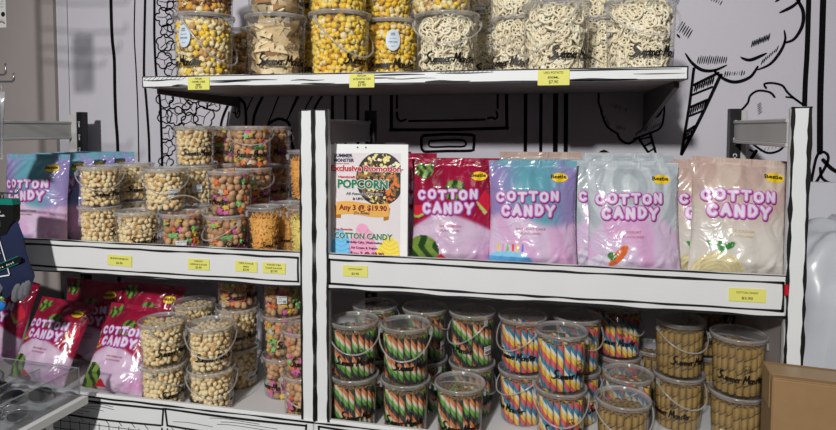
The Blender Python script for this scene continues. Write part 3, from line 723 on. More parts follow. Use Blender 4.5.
PART = {}
def part(key, maker, name, mats, parent, rz=0):
    if key not in PART:
        o = maker().build(name, mats); PART[key] = o
    else: o = PART[key].copy(); COL.objects.link(o)
    o.parent = parent; o.rotation_euler = (0, 0, rz); return o
CPROTO = {}
NB = 0
def bucket(kind, cont, x, y, z, where, logo=0, drop=.35, haz=0, sticker=None, saz=0, sz=1., group=None):
    """where: phrase that singles the bucket out; logo/haz/saz: degrees to the viewer's right of the line to the camera."""
    global NB; NB += 1
    face = atan2(CAM.y-y, CAM.x-x) + pi/2      # rotation that turns the -Y side to the camera
    e = empty('snack_bucket', (x, y, z), 0); e.scale = (1, 1, sz)
    short = {'green sticks': 'green-striped sticks', 'rainbow sticks': 'rainbow sticks', 'brown sticks': 'brown wafer rolls', 'cookies and candy stars': 'cookies and stars'}.get(cont, cont)
    tag(e, 'clear bucket of %s, %s' % (short, where), 'bucket', group or 'snack buckets')
    d = lambda g: face + g*pi/180
    part(('tub', kind), lambda: tub_mesh(kind), 'tub', ['tub_plastic', 'logo_ink'], e, d(logo))
    part(('lid', kind), lambda: lid_mesh(kind), 'lid', ['lid_rim', 'lid_top'], e, 0)
    ho = part(('handle', kind, drop), lambda: handle_mesh(kind, drop), 'handle', ['handle_plastic'], e, d(haz))
    for sd in (-1, 1): part(('tab', kind, sd), lambda: tab_mesh(kind, sd), 'hinge_tab', ['handle_plastic'], ho, 0)
    if sticker:
        o = part(('sticker', kind, sticker), lambda: sticker_mesh(kind, sticker), 'sticker', ['sticker_blue' if sticker == 'round' else 'sticker_white', 'label_ink'], e, d(saz))
        o['label'] = 'round pale printed sticker' if sticker == 'round' else 'white barcode sticker'
    R, Rt, Rb, H = SPEC[kind]
    if cont in CONT:
        g, nm = CONT[cont]; key = (cont, kind)
        if key not in CPROTO: mb, ms = g(kind); o = mb.build(nm, ms); CPROTO[key] = o
        else: o = CPROTO[key].copy(); COL.objects.link(o)
        o.location = (x, y, z+.001); o.scale = (1, 1, sz); o.rotation_euler = (0, 0, NB*1.7)
        tag(o, '%s filling the bucket %s' % (CTEXT[cont], where), 'snacks', None, 'stuff')
    else:
        rr = random.Random(NB); rb = Rb-SR-.0015; n = int(2*pi*rb/(SR*2.06)); fa = face-pi/2; a0 = rr.random()
        for k in range(n):
            a = fa+2*pi*(k+a0)/n; dd = (a-fa+pi) % (2*pi)-pi
            P = Vector((x+rb*cos(a), y+rb*sin(a), z+.004)); lean = rr.uniform(.0, .035)
            if abs(dd) < 1.45: stick_obj(cont, P, a+pi/2, -lean if False else lean*1., STICK[cont][1]+' in bucket '+where, 'sticks in bucket '+where, -1.15*k+rr.uniform(-.35, .35))
            else: stick_into(REST[cont], P, a+pi/2, lean, rr.random(), SL-rr.random()*.008)
        for r_, st in ((rb-SR*2.1, 0), (rb-SR*4.2, .4), (rb-SR*6.2, 0)):
            if r_ < SR*.8:
                if r_ > -SR: stick_into(REST[cont], Vector((x, y, z+.004)), 0, 0, .3)
                continue
            q = int(2*pi*r_/(SR*2.15))
            for k in range(q): a = st+2*pi*(k+rr.random()*.1)/q; stick_into(REST[cont], Vector((x+r_*cos(a), y+r_*sin(a), z+.004)), a, 0, rr.random(), SL-rr.random()*.01)
    return e

def px_x(u, y, z):
    """world x of the picture column u at depth y and height z"""
    p = aty(u, 200, y); 
    for _ in range(6):
        q = Vector((p.x, y, z))-CAM; dz = q.dot(AX[2]); uu = PX+FPX*q.dot(AX[0])/dz; p.x += (u-uu)*dz/FPX
    return p.x

# --- top shelf (u column, depth, level, scale)
def topb(u, y, lv, cont, where, sz=1., **k):
    z = DT+(lv-1)*.2*1.0; z = DT + (.2*k.pop('below', 1.) if lv == 2 else 0)
    bucket('large', cont, px_x(u, y, z+.1), y, z, where, sz=sz, group='big buckets on the wall shelf', **k)
topb(204.5, .14, 1, 'mixed popcorn', 'at the near end of the wall shelf, round sticker', 1.06, logo=-62, drop=.62, haz=48, sticker='round', saz=-42)
topb(204.5, .14, 2, 'caramel popcorn', 'stacked on the round-stickered popcorn at the shelf end', below=1.06, logo=90, drop=.1, haz=120)
topb(244, .36, 1, 'caramel popcorn', 'behind the gap between end popcorn and chips', 1., logo=90, haz=120)
topb(276.5, .14, 1, 'prawn chips', 'between two popcorn buckets on the wall shelf', 1., logo=14, drop=.1, haz=-70)
topb(276.5, .14, 2, 'prawn chips', 'stacked on the other chips bucket', logo=160, haz=160)
topb(314, .35, 1, 'yellow popcorn', 'at the back beside the front chips bucket', 1., logo=20, haz=120)
topb(314, .35, 2, 'yellow popcorn', 'upper back one beside the chips stack', logo=-10, haz=120)
topb(340, .14, 1, 'yellow popcorn', 'front one above the middle price tag', 1., logo=62, drop=.55, haz=40)
topb(338, .14, 2, 'yellow popcorn', 'stacked above the middle price tag', logo=150, haz=150)
topb(391, .285, 1, 'yellow popcorn', 'with round sticker, beside potato rings', 1., logo=0, haz=160, sticker='round', saz=4)
topb(386, .285, 2, 'yellow popcorn', 'upper one with barcode, beside potato rings', logo=150, haz=160, sticker='mid', saz=0)
topb(447, .14, 1, 'potato rings', 'first ring bucket after the popcorn', .92, logo=8, drop=.38, haz=0)
topb(441, .14, 2, 'mixed popcorn', 'stacked on the first potato ring bucket', below=.92, logo=150, haz=150)
topb(485, .45, 1, 'potato rings', 'rearmost one, darkest under its grey lid', .92, logo=30, haz=160)
topb(480, .45, 2, 'potato rings', 'rearmost upper one with barcode sticker', below=.92, logo=150, haz=160, sticker='low', saz=0)
topb(520, .27, 1, 'potato rings', 'second in line, behind the taller front one', .95, logo=-24, drop=.35, haz=-60)
topb(518, .27, 2, 'potato rings', 'stacked behind the first tall ring bucket', below=.95, logo=140, haz=160)
topb(556, .135, 1, 'potato rings', 'above the potato price tag', 1.0, logo=42, drop=.6, haz=-55)
topb(598, .33, 1, 'potato rings', 'in the gap between the last two', .95, logo=120, haz=160)
topb(598, .33, 2, 'potato rings', 'above the gap between the last two', below=.95, logo=120, haz=160)
topb(640, .135, 1, 'potato rings', 'last on the wall shelf by the ice cream drawing', 1.0, logo=38, drop=.4, haz=25)

# --- middle shelf
def midb(u, y, lv, cont, where, kind='small', **k):
    H = SPEC[kind][3]; z = DM+.001+(lv-1)*H
    bucket(kind, cont, px_x(u, y, z+H*.8), y, z, where, group='small buckets on the middle shelf', **k)
BB = 'button biscuits'; CK = 'cookies and candy stars'
midb(100, .147, 1, BB, 'bottom of the stack next to blue bags', logo=80, haz=150)
midb(100, .147, 2, BB, 'top of the stack next to blue bags', logo=30, drop=.42, haz=0)
midb(133, .30, 1, BB, 'rear bottom one behind the biscuit stacks', logo=80, haz=150)
midb(134, .30, 2, BB, 'rear upper one between two biscuit stacks', logo=30, haz=150)
midb(138, .073, 1, BB, 'front low one beside candy stars', logo=30, drop=.35, haz=40)
midb(165, .115, 2, BB, 'second tier with barcode above the front ones', logo=140, drop=.42, haz=0, sticker='mid', saz=22)
midb(182.5, .073, 1, CK, 'front low one with raised handle', logo=130, drop=-.55, haz=0, sticker='low', saz=-5)
midb(197, .265, 1, BB, 'bottom of the three-high biscuit stack', logo=100, haz=150)
midb(197, .265, 2, BB, 'middle of the three-high biscuit stack', logo=100, haz=150, sticker='mid', saz=0)
midb(194.5, .265, 3, BB, 'top of the three-high biscuit stack', logo=12, haz=170, drop=.1)
midb(227, .073, 1, CK, 'front low one under its twin', logo=42, drop=.4, haz=-60)
midb(230.5, .073, 2, CK, 'front upper one with writing turned away', logo=-62, drop=.05, haz=170)
for lv, w in ((1, 'lowest'), (2, 'middle'), (3, 'uppermost')):
    midb(251, .205, lv, CK, '%s of the stack behind the front pair' % w, logo=(90, 70, 2)[lv-1], drop=(.35, .35, .3)[lv-1], haz=(150, 20, 0)[lv-1])
for lv, w in ((1, 'lowest'), (2, 'middle'), (3, 'uppermost')):
    midb(228, .41, lv, CK, '%s of the rear stack beside tall biscuits' % w, logo=(90, 90, 0)[lv-1], haz=150)
for lv, w in ((1, 'lowest'), (2, 'middle'), (3, 'uppermost')):
    midb(272, .37, lv, CK, '%s of the rear stack by the post' % w, logo=(90, 20, 0)[lv-1], haz=(150, 30, 150)[lv-1])
midb(264, .068, 1, 'orange flakes', 'front tapered one beside cookies', 'cup', logo=42, haz=170, drop=.1)
midb(287, .16, 1, 'orange flakes', 'second tapered one behind the front', 'cup', logo=20, haz=170, drop=.1)
midb(303, .26, 1, 'orange flakes', 'rear tapered one half hidden by post', 'cup', logo=20, haz=170, drop=.1)
midb(303, .26, 2, 'orange flakes', 'raised tapered one at the post edge', 'cup', logo=90, haz=170, drop=.1)
midb(304.5, .068, 1, 'yellow curls', 'half hidden by the white post', 'cup', logo=90, haz=170, drop=.1)

# --- bottom shelf
def lowb(u, v, lid_lv, levels, kind, conts, wheres, extra=None, ymin=None, hh=None):
    H = SPEC[kind][3]; p = atz(u, v, DB+lid_lv*H); y = max(p.y, ymin if ymin is not None else .075); x = px_x(u, y, DB+lid_lv*H)
    for i, lv in enumerate(levels):
        k = (extra or [{}]*9)[i]
        bucket(kind, conts[i] if isinstance(conts, list) else conts, x, y, DB+.001+(lv-1)*H, wheres[i], group='buckets on the bottom shelves', **k)
    print('low', u, [round(q, 3) for q in (x, y, p.y)])
GS, RS, BS = 'green sticks', 'rainbow sticks', 'brown sticks'
def K(logo=0, drop=.35, haz=0, sticker=None, saz=0): return dict(logo=logo, drop=drop, haz=haz, sticker=sticker, saz=saz)
lowb(354.5, 374.8, 1, (1, 2), 'tall', GS, ('bottom of the stack by the post', 'top of the stack by the post'), [K(14, .1, 170), K(0, .38, 0)])
lowb(405.5, 376.5, 1, (1, 2), 'tall', GS, ('bottom of the second front stack', 'top of the second front stack'), [K(-5, .1, 175), K(22, .42, -8)])
lowb(460, 381, 1, (1,), 'tall', GS, ('standing single in front',), [K(4, .1, 170)])
lowb(375, 303.7, 2, (1, 2), 'tall', GS, ('lower rear one behind the post stack', 'upper rear one behind the post stack'), [K(80), K(90, .1, 60)])
lowb(425, 306, 2, (1, 2), 'tall', GS, ('lower rear one behind the second stack', 'upper rear one behind the second stack'), [K(80, .35, -50), K(90, .3, 90, 'low', 62)])
lowb(472, 360, 1, (1, 2), 'tall', GS, ('bottom of the stack beside rainbow ones', 'top of the stack beside rainbow ones'), [K(50, .4, 60), K(-55, .45, -55, 'low', 48)])
lowb(522, 366.5, 1, (1, 2), 'tall', RS, ('bottom of the stack beside green ones', 'top of the stack beside green ones'), [K(-50, .3, -60), K(-20, .45, -45)])
lowb(560.6, 384.5, 1, (1, 2), 'tall', RS, ('bottom of the nearest stack', 'top of the nearest stack'), [K(12, .42, 5), K(34, .1, 170)])
lowb(577, 314.4, 2, (1, 2), 'tall', RS, ('lower one behind the nearest stack', 'upper one behind with barcode sticker'), [K(90, .35, 40), K(-100, .4, 40, 'low', 10)])
lowb(618, 352, 1, (1, 2), 'tall', RS, ('lower one at the back beside brown', 'upper one at the back beside brown'), [K(90), K(-5, .4, 60)])
lowb(628, 372, 1, (1,), 'tall', RS, ('single low one behind brown rolls',), [K(90, .3, -60)])
lowb(623, 398, 1, (1,), 'tall', BS, ('front single one before rainbow sticks',), [K(90, .35, 20)])
lowb(678.6, 371, 1, (1, 2), 'tall', BS, ('bottom of the middle brown stack', 'top of the middle brown stack'), [K(-26, .4, 40), K(36, .36, 35)])
lowb(653, 346, 1, (1,), 'tall', BS, ('low one at the back beside rainbow',), [K(90)])
lowb(737, 389, 1, (1, 2), 'tall', BS, ('bottom of the stack by the carton', 'top of the stack by the carton'), [K(90, .35, 160, 'low', -22), K(8, .1, 170)])
lowb(702, 350, 1, (1, 2), 'tall', BS, ('lower one behind the carton stack', 'upper one behind the carton stack'), [K(90), K(0)])
lowb(163.5, 364, 1, (1, 2), 'medium', BB, ('bottom of the stack beside pink bags', 'top of the stack beside pink bags'), [K(42, .35, 60), K(34, .42, 60)])
lowb(211.5, 367.5, 1, (1, 2), 'medium', BB, ('bottom of the second front stack below', 'top of the second front stack below'), [K(-80, .42, 5, 'low', 62), K(8, .5, 0)])
lowb(194, 301, 2, (1, 2), 'medium', BB, ('lower rear one between front stacks', 'upper rear one between front stacks'), [K(90), K(90, .1, 170)])
lowb(238, 305, 2, (1, 2, 3), 'medium', [BB, BB, CK], ('bottom of the mixed rear stack', 'middle of the mixed rear stack', 'crowning the rear biscuit stack'), [K(90, .35, 160, 'low', 40), K(20, .1, 170), K(20, .1, 170)])
lowb(284, 311.7, 2, (1, 2, 3), 'medium', CK, ('lowest of the bottom shelf rear stack', 'middle of the bottom shelf rear stack', 'top with barcode under the upper shelf'), [K(-40, .1, 170), K(30, .1, 170), K(120, .1, 170, 'mid', -5)])
lowb(306, 370, 1, (1, 2), 'medium', CK, ('bottom of the stack half behind post', 'top of the stack half behind post'), [K(10, .45, 0), K(10, .1, 170)])
for kd, mb in REST.items():
    o = mb.build('wafer_sticks', [STICK[kd][0], 'wafer_end', 'wafer_hole'])
    tag(o, 'remaining %s packed in the middle and back of their buckets' % {'green sticks': 'green-striped wafer sticks', 'rainbow sticks': 'rainbow-striped wafer sticks', 'brown sticks': 'golden brown wafer rolls'}[kd], 'wafer sticks', None, 'stuff')

# ================================================================ COTTON CANDY BAGS
BW, BH = .236, .292
def lerp(a, b, t): t = max(0, min(1, t)); return tuple(a[k]+(b[k]-a[k])*t for k in range(3))
def ss(a, b, x): t = max(0, min(1, (x-a)/(b-a))); return t*t*(3-2*t)
def melon(c, u, v, cx, cy, r):
    dx, dy = (u-cx)*BW, (v-cy)*BH; d = math.hypot(dx, dy)
    if d < r:
        q = dx*.8+dy*.3; s = sin(q/r*9+1.2*sin(dy/r*5)); return (36, 66, 30) if s > .1 else (118, 146, 62)
    return c
def art_watermelon(u, v):
    edge = .48 - .28*abs(u-.42)**1.2*1.6 + .05*noise.noise((u*5, v*5, 0)) - (.12 if u > .8 else 0)
    edge = .50 - .35*max(0, u-.35)**1.5 - .5*max(0, .3-u)
    t = ss(edge-.02, edge+.03, v)
    low = lerp((204, 176, 204), (214, 140, 194), ss(.6, 1, u)*ss(.3, 0, v)); low = lerp(low, (216, 192, 214), ss(-.2, .4, noise.noise((u*4, v*7, 3))))
    c = lerp(low, lerp((160, 24, 62), (136, 18, 50), ss(-.3, .4, noise.noise((u*3, v*3, 9)))), t)
    c = melon(c, u, v, .15, .905, .026); c = melon(c, u, v, .52, .705, .030); 
    c = melon(c, u, v, .14, .12, .048)
    dx, dy = (u-.36)*BW, (v-.03)*BH
    if dy > 0 and dy < .026 and abs(dx) < (.028-dy): c = (206, 32, 48)
    dx, dy = (u-.05)*BW, (v-.55)*BH; d = math.hypot(dx, dy)
    if d < .03 and v < .56: c = (214, 40, 60) if d < .024 else (150, 200, 90)
    dx, dy = (u-.88)*BW, (v-.60)*BH
    if abs(dx)*1.4+abs(dy) < .035: c = (206, 36, 62) if dx+dy > -.02 else (190, 210, 120)
    return c
def swirl(u, v, a, b, f=9): return ss(-.3, .6, sin((u*1.3+v)*f+3*noise.noise((u*2, v*2, 4)))) 
def art_cake(u, v):
    top = lerp((146, 132, 184), (100, 162, 178), ss(.08, .4, u)*(1-ss(.62, .92, u))); top = lerp(top, (128, 168, 188), ss(.85, 1, v)*.4)
    low = lerp((216, 192, 218), (214, 162, 204), swirl(u, v, 0, 0, 11)*.6 + .4*ss(.7, 1, u))
    edge = .47+.06*sin(u*7)-.25*max(0, u-.7); c = lerp(low, top, ss(edge-.05, edge+.05, v))
    dx, dy = (u-.22)/.30, (v-.03)/.14
    if dx*dx+dy*dy < 1: c = (92, 168, 220) if (dy < .62) else (140, 204, 236)
    if .17 < v < .235 and u < .44:
        for k, cc in enumerate(((240, 210, 70), (238, 120, 160), (110, 190, 90), (230, 70, 80), (240, 210, 70), (110, 120, 220))):
            if abs(u-(.10+.055*k)) < .011: c = cc
    return c
def art_yogurt(u, v):
    top = lerp((172, 181, 187), (196, 203, 207), ss(-.3, .5, sin(math.hypot(u-.45, v-.8)*34)))
    low = lerp((208, 186, 212), (214, 168, 206), swirl(u, v, 0, 0, 8)); edge = .30+.28*sin(pi*u)**.7; c = lerp(low, top, ss(edge-.05, edge+.05, v))
    for cx, cy, rx, ry in ((.12, .08, .14, .08), (.30, .05, .2, .09), (.42, .04, .1, .06), (.2, .14, .12, .06)):
        if ((u-cx)/rx)**2+((v-cy)/ry)**2 < 1: c = (214, 206, 220) if sin((u*9+v*40)*2) > -.3 else (190, 178, 200)
    a = .9; dx = ((u-.31)*BW*cos(a)+(v-.17)*BH*sin(a)); dy = (-(u-.31)*BW*sin(a)+(v-.17)*BH*cos(a))
    if (dx/.034)**2+(dy/.012)**2 < 1: c = (214, 104, 50)
    if ((u-.24)/.045)**2+((v-.165)/.035)**2 < 1: c = (62, 116, 40)
    return c
def art_cream(u, v):
    c = lerp((192, 166, 156), (206, 186, 172), ss(-.2, .3, sin((u+.25*sin(v*5))*13))); c = lerp((208, 202, 194), c, ss(.3, .75, v+.1*noise.noise((u*3, v*3, 1))))
    d = math.hypot((u-.27)*BW, (v+.02)*BH)
    if d < .062: c = (222, 210, 166) if sin(d*700+u*9) > -.5 else (208, 192, 144)
    for cx, a in ((.20, 2.5), (.34, .5), (.27, 1.5)):
        dx, dy = (u-cx)*BW, (v-.245)*BH; p, q = dx*cos(a)+dy*sin(a), -dx*sin(a)+dy*cos(a)
        if (p/.017)**2+(q/.0075)**2 < 1: c = (52, 128, 54)
    return c
FLAV = {'watermelon': (art_watermelon, 'WATERMELON', 'small_print', 'crimson and pink watermelon'), 'cake': (art_cake, 'BIRTHDAY CAKE', 'small_print', 'blue and lilac birthday cake'),
        'yogurt': (art_yogurt, 'YOGURT', 'small_print', 'silver and pink yogurt'), 'cream': (art_cream, 'ICE CREAM', 'gold_print', 'beige ice cream')}
def bag_surface(seed):
    """front surface of the pillow bag as f(u, v) -> point, before standing it up"""
    so = Vector((seed*3.1, seed*1.7, 0))
    def f(u, v, side=1, off=0.):
        e = max(0., sin(pi*max(0, min(1, u)))); s = max(0., min(1., (v)/.12)); t = max(0., min(1., (.94-v)/.2))
        bulge = .038*(e**.55)*(s**.6)*(max(0, t)**.7)
        pinch = 1-.045*sin(pi*max(0, min(1, v)))+.012*noise.noise(Vector((v*5, 0, seed)))
        x = (u-.5)*BW*pinch; z = v*BH
        w = noise.noise(Vector((u*2.6, v*3.2, seed*2.)))*.006 + noise.noise(Vector((u*7+v*4, v*3-u*3, seed)))*.0032
        w += .0026*sin(u*38+5*sin(v*9+seed)+3*noise.noise(Vector((u*5, v*6, 2))))*(ss(.62, .95, v)+ss(.25, .02, v)); w *= min(1, 6*e+.0)
        if v > .94: w = .0012*sin(u*24+seed)
        return Vector((x, -side*(bulge+off) - w*(1 if side > 0 else .3), z))
    return f
def bag_mesh(fl, seed):
    art, flav, pm, _ = FLAV[fl]; f = bag_surface(seed); NU, NV = 84, 104; m = MB(); cols = []
    for side in (1, -1):
        nu, nv = (NU, NV) if side == 1 else (24, 30); o = len(m.v)
        for j in range(nv+1):
            for i in range(nu+1):
                u, v = i/nu, j/nv; m.v.append(tuple(f(u, v, side, .0 if 0 < i < nu else 0)))
                c = art(u, v)
                if v > .955 and sin(u*BW*1400) > .3: c = tuple(k*.93 for k in c)
                if side == -1: c = art(.5, v)
                cols.append(srgb(*c))
        for j in range(nv):
            for i in range(nu):
                q = (o+j*(nu+1)+i, o+j*(nu+1)+i+1, o+(j+1)*(nu+1)+i+1, o+(j+1)*(nu+1)+i); m.f.append(q if side == 1 else q[::-1]); m.m.append(0); m.sm.append(True)
    def lay(off): return lambda x, z: f(x/BW+.5, z/BH, 1, off)
    def word(wd, x0, y0, wch, h, tilt):
        for li, (w, off, mi) in enumerate(((.0165, .0008, 1), (.0125, .0014, 2), (.0070, .0020, 3))):
            for k, ch in enumerate(wd):
                xx = x0+k*wch*1.0; yy = y0+tilt*k+(.0015 if k % 2 else -.001)
                g = lay(off); dsh = (0 if li else .0015)
                for s in BUB[ch]: stroke(m, [(xx+p[0]*wch*.70+dsh, yy+p[1]*h*.86-dsh) for p in s], w*h/.030, g, mi, step=.004, smooth=ch in 'CO')
    word('COTTON', -BW*.425, BH*.625, .0295, .0270, .0003); word('CANDY', -BW*.365, BH*.495, .0302, .0310, .0003)
    text(m, flav, -.008, BH*.365, .0060, lay(.0010), 4, .0062*len(flav), .015); text(m, 'FLAVOURED', -.008, BH*.325, .0056, lay(.0010), 4, .054, .015)
    disc(m, BW*.30, BH*.845, .0225, .0125, lay(.0010), 5, 24, 3)
    text(m, 'Bestie', BW*.290, BH*.837, .0105, lay(.0018), 6, .042, .03)
    while len(cols) < len(m.v): cols.append((1, 1, 1, 1))
    return m, cols
BAGP = {}
def bag(fl, u, vt, y, where, seed=1, lean=.10, roll=0., yaw=None, zdeck=DM, s=1., u_at=None):
    """u: picture column of the bag's centre, y: depth of its foot"""
    z = zdeck+.002; x = px_x(u, y, z+BH*.5)
    key = (fl, seed)
    if key not in BAGP:
        m, cols = bag_mesh(fl, seed); o = m.build('cotton_candy_bag', ['foil', 'magenta', 'mid_pink', 'letter_white', FLAV[fl][2], 'badge_yellow', 'logo_ink'], cols=cols); BAGP[key] = o
    else: o = BAGP[key].copy(); COL.objects.link(o)
    if yaw is None: yaw = .10
    o.location = (x, y, z + abs(sin(roll))*BW*.5*s); o.scale = (s, s, s)
    o.rotation_euler = (Matrix.Rotation(yaw, 3, 'Z') @ Matrix.Rotation(-lean, 3, 'X') @ Matrix.Rotation(roll, 3, 'Y')).to_euler()
    return tag(o, '%s cotton candy bag, %s' % (FLAV[fl][3], where), 'snack bag', 'cotton candy bags')
bag('watermelon', 453.5, 160, .10, 'front one beside the promotion poster', 1, lean=.10)
bag('watermelon', 460, 158, .19, 'directly behind the front one', 2, lean=.06)
bag('watermelon', 398, 150, .28, 'half hidden behind the poster', 1, lean=.02, s=1.03)
bag('cake', 533, 161, .10, 'front one between watermelon and yogurt', 1, lean=.11)
bag('cake', 542, 161, .17, 'behind the front blue one', 2, lean=.06)
bag('yogurt', 635, 167, .095, 'front one with carrots low down', 1, lean=.16)
bag('yogurt', 616, 165, .16, 'showing at the edge beside the blue', 2, lean=.12)
bag('yogurt', 627, 157, .23, 'rearmost, its top edge above the others', 1, lean=.02, s=1.06)
bag('cream', 741, 168, .10, 'front one beside the end post', 1, lean=.20, roll=.055, s=1.03, yaw=.02)
bag('cream', 717, 160, .18, 'just behind the front one', 2, lean=.06)
bag('cream', 700, 157, .27, 'near the black upright', 1, lean=.0)
bag('cream', 628, 155, .34, 'at the back above the yogurt bags', 2, lean=.0, s=1.05)
bag('cream', 540, 152, .33, 'at the back above the blue bags', 1, lean=.0, s=1.05)
bag('cake', 34, 157, .10, 'front one behind the hanging socks', 2, lean=.08, yaw=.05)
bag('cake', 62, 152, .19, 'second in the row beside biscuits', 1, lean=.04, yaw=.05)
bag('cake', 84, 158, .27, 'third in the row behind biscuits', 2, lean=.03, yaw=.05)
bag('cake', 106, 150, .35, 'rearmost in the row behind biscuits', 1, lean=.0, yaw=.05)
bag('watermelon', 34, 303, .09, 'low one behind the acrylic tray', 1, lean=.50, s=.92, roll=.09, zdeck=DB, yaw=.05)
bag('watermelon', 110, 305, .085, 'low one leaning beside biscuit buckets', 2, lean=.50, s=.93, roll=.07, zdeck=DB, yaw=.05)
bag('watermelon', -14, 303, .20, 'low one cut by the picture edge', 2, lean=.22, roll=.2, zdeck=DB, yaw=.05)
bag('watermelon', 146, 297, .27, 'low one behind the first biscuit stack', 1, lean=.12, roll=.05, zdeck=DB, yaw=.05)
bag('watermelon', 92, 285, .29, 'low one in the dark at the back', 2, lean=.06, roll=.03, zdeck=DB, yaw=.05)

# ================================================================ POSTER
pe = tag(empty('poster_stand', (px_x(367.6, .045, 1.17), .05, ZM-.028)), 'white promotion poster in a clear stand beside the post', 'poster')
pe.rotation_euler = (-.03, 0, .0); pe.scale = (1.08, 1, 1.085)
PWD, PHT = .205, .297
m = MB(); cols = []
def P(off): return lambda x, z: (x, -off, z)
def quadc(x0, x1, z0, z1, off, m=m): m.add([(x0, -off, z0), (x1, -off, z0), (x1, -off, z1), (x0, -off, z1)], [(0, 1, 2, 3)], 0, False)
m.box(-PWD/2, PWD/2, 0, .0006, 0, PHT, 0)
m.add([(-PWD/2+.004, -.0003, .006), (PWD/2-.019, -.0003, .006), (PWD/2-.019, -.0003, PHT-.022), (-PWD/2+.004, -.0003, PHT-.022)], [(0, 1, 2, 3)], 1, False)
# pan of popcorn, clipped by the printed area's corner
PC = (.030, .210); X1 = PWD/2-.019; Z1 = PHT-.022
def clipf(off):
    return lambda x, z: (min(X1, x), -off, min(Z1, z))
disc(m, PC[0], PC[1], .064, .068, clipf(.0005), 2, 48, 12)
rr = random.Random(8)
for k in range(420):
    a = rr.random()*2*pi; r = .060*sqrt(rr.random()); x = PC[0]+r*cos(a); z = PC[1]+r*1.04*sin(a)
    if x > X1-.004 or z > Z1-.004: continue
    t = atan2(z-PC[1]-.012, x-PC[0]-.016)
    if .25 < t < 2.5: mi = rr.choice((3, 3, 4, 5, 2))
    elif -1.6 < t <= .25: mi = rr.choice((6, 6, 7, 8, 2))
    else: mi = rr.choice((8, 8, 7, 3, 2))
    g = P(.0007+.000001*k); n = 7; q = rr.uniform(.0030, .0052); b = rr.random()
    m.add([g(x+q*cos(2*pi*i/n+b)*rr.uniform(.7, 1.1), z+q*sin(2*pi*i/n+b)*rr.uniform(.7, 1.1)) for i in range(n)], [tuple(range(n))], mi, False)
for a in (.25, 2.5, 4.6): stroke(m, [(PC[0]+.016, PC[1]+.012), (PC[0]+.016+.045*cos(a), PC[1]+.012+.05*sin(a))], .0022, P(.0014), 2)
def swirlshape(cx, w, h, mi, mj):
    cl = lambda off: (lambda x, z: (max(-PWD/2+.004, min(X1, x)), -off, max(.006, z)))
    for k in range(6):
        t = k/5; ww = w*(1-.60*t*t); zz = .006+h*t*.80; disc(m, cx+.004*sin(k*2), zz, ww/2, h*.22, cl(.0005+.00004*k), mi, 24, 3)
        stroke(m, [(cx-ww*.42, zz+.006), (cx, zz-h*.08), (cx+ww*.42, zz+.004)], .0016, cl(.0008), mj, step=.003)
swirlshape(-.074, .066, .072, 9, 10); swirlshape(.055, .070, .062, 11, 12); swirlshape(-.014, .086, .088, 13, 14)
vs = []; N = 24
for i in range(N+1):
    x = -.086+.140*i/N; w = .003*sin(i/N*2*pi); vs += [(x, -.0016, .116+w), (x, -.0016, .149+w)]
m.add(vs, [(2*i, 2*i+2, 2*i+3, 2*i+1) for i in range(N)], 15, False)
m.add([(-.088, -.00155, .108), (-.074, -.00155, .108), (-.074, -.00155, .13), (-.092, -.00155, .142)], [(0, 1, 2, 3)], 16, False); m.add([(.040, -.00155, .104), (.053, -.00155, .108), (.057, -.00155, .138), (.040, -.00155, .13)], [(0, 1, 2, 3)], 16, False)
T2 = P(.0024); T1 = P(.0020)
text(m, 'SUMMER', -.093, .264, .0088, T2, 17, .050, .03, 'l'); text(m, 'MONSTER', -.093, .252, .0088, T2, 17, .054, .03, 'l'); text(m, 'Gourmet Snacks', -.092, .2465, .0030, T2, 18, .040, .02, 'l')
text(m, 'Exclusive Promotion', -.008, .229, .0150, T1, 0, .188, .09); text(m, 'Exclusive Promotion', -.008, .229, .0150, T2, 18, .186, .035)
text(m, 'Handcraft', -.058, .211, .0060, T2, 18, .046, .03)
text(m, 'POPCORN', -.016, .186, .0215, T1, 0, .137, .09); text(m, 'POPCORN', -.016, .186, .0215, T2, 19, .134, .045)
text(m, 'All Assorted Popcorn', -.012, .1685, .0065, T1, 0, .098, .08); text(m, 'All Assorted Popcorn', -.012, .1685, .0065, T2, 17, .096, .03); text(m, '& UFO Minis', -.016, .1555, .0065, T2, 17, .052, .03)
text(m, 'Any 3 @ $19.90', -.015, .1295, .0135, T2, 20, .128, .035); text(m, '(To Adda)', -.018, .1195, .0060, T2, 17, .042, .03)
text(m, 'Top Favorite', -.068, .077, .0055, T2, 18, .052, .03)
text(m, 'COTTON CANDY', -.014, .0565, .0150, T1, 0, .158, .07); text(m, 'COTTON CANDY', -.014, .0565, .0150, T2, 19, .155, .035)
text(m, 'Birthday Cake, Watermelon,', -.010, .045, .0060, T2, 17, .096, .02); text(m, 'Ice Cream & Yogurt', -.010, .031, .0060, T2, 17, .070, .02)
text(m, 'Any 3 @ $9.90', -.004, .014, .0100, T2, 20, .092, .03)
for n_, c_ in (('print_ground', (226, 218, 220)), ('pan_dark', (52, 38, 30)), ('pp_cream', (236, 224, 150)), ('pp_yellow', (244, 214, 80)), ('pp_pale', (244, 238, 200)), ('pp_orange', (226, 120, 50)), ('pp_tan', (180, 120, 60)), ('pp_brown', (128, 100, 62)),
               ('sw_blue', (120, 196, 236)), ('sw_blue2', (90, 168, 216)), ('sw_yellow', (244, 222, 90)), ('sw_yellow2', (226, 194, 60)), ('sw_pink', (240, 170, 200)), ('sw_pink2', (222, 136, 176)), ('rib', (232, 176, 84)), ('rib2', (176, 116, 40)),
               ('t_navy', (26, 34, 66)), ('t_red', (196, 26, 50)), ('t_green', (30, 120, 84)), ('t_wine', (128, 20, 44))): mat(n_, c_, .4, 60, .04)
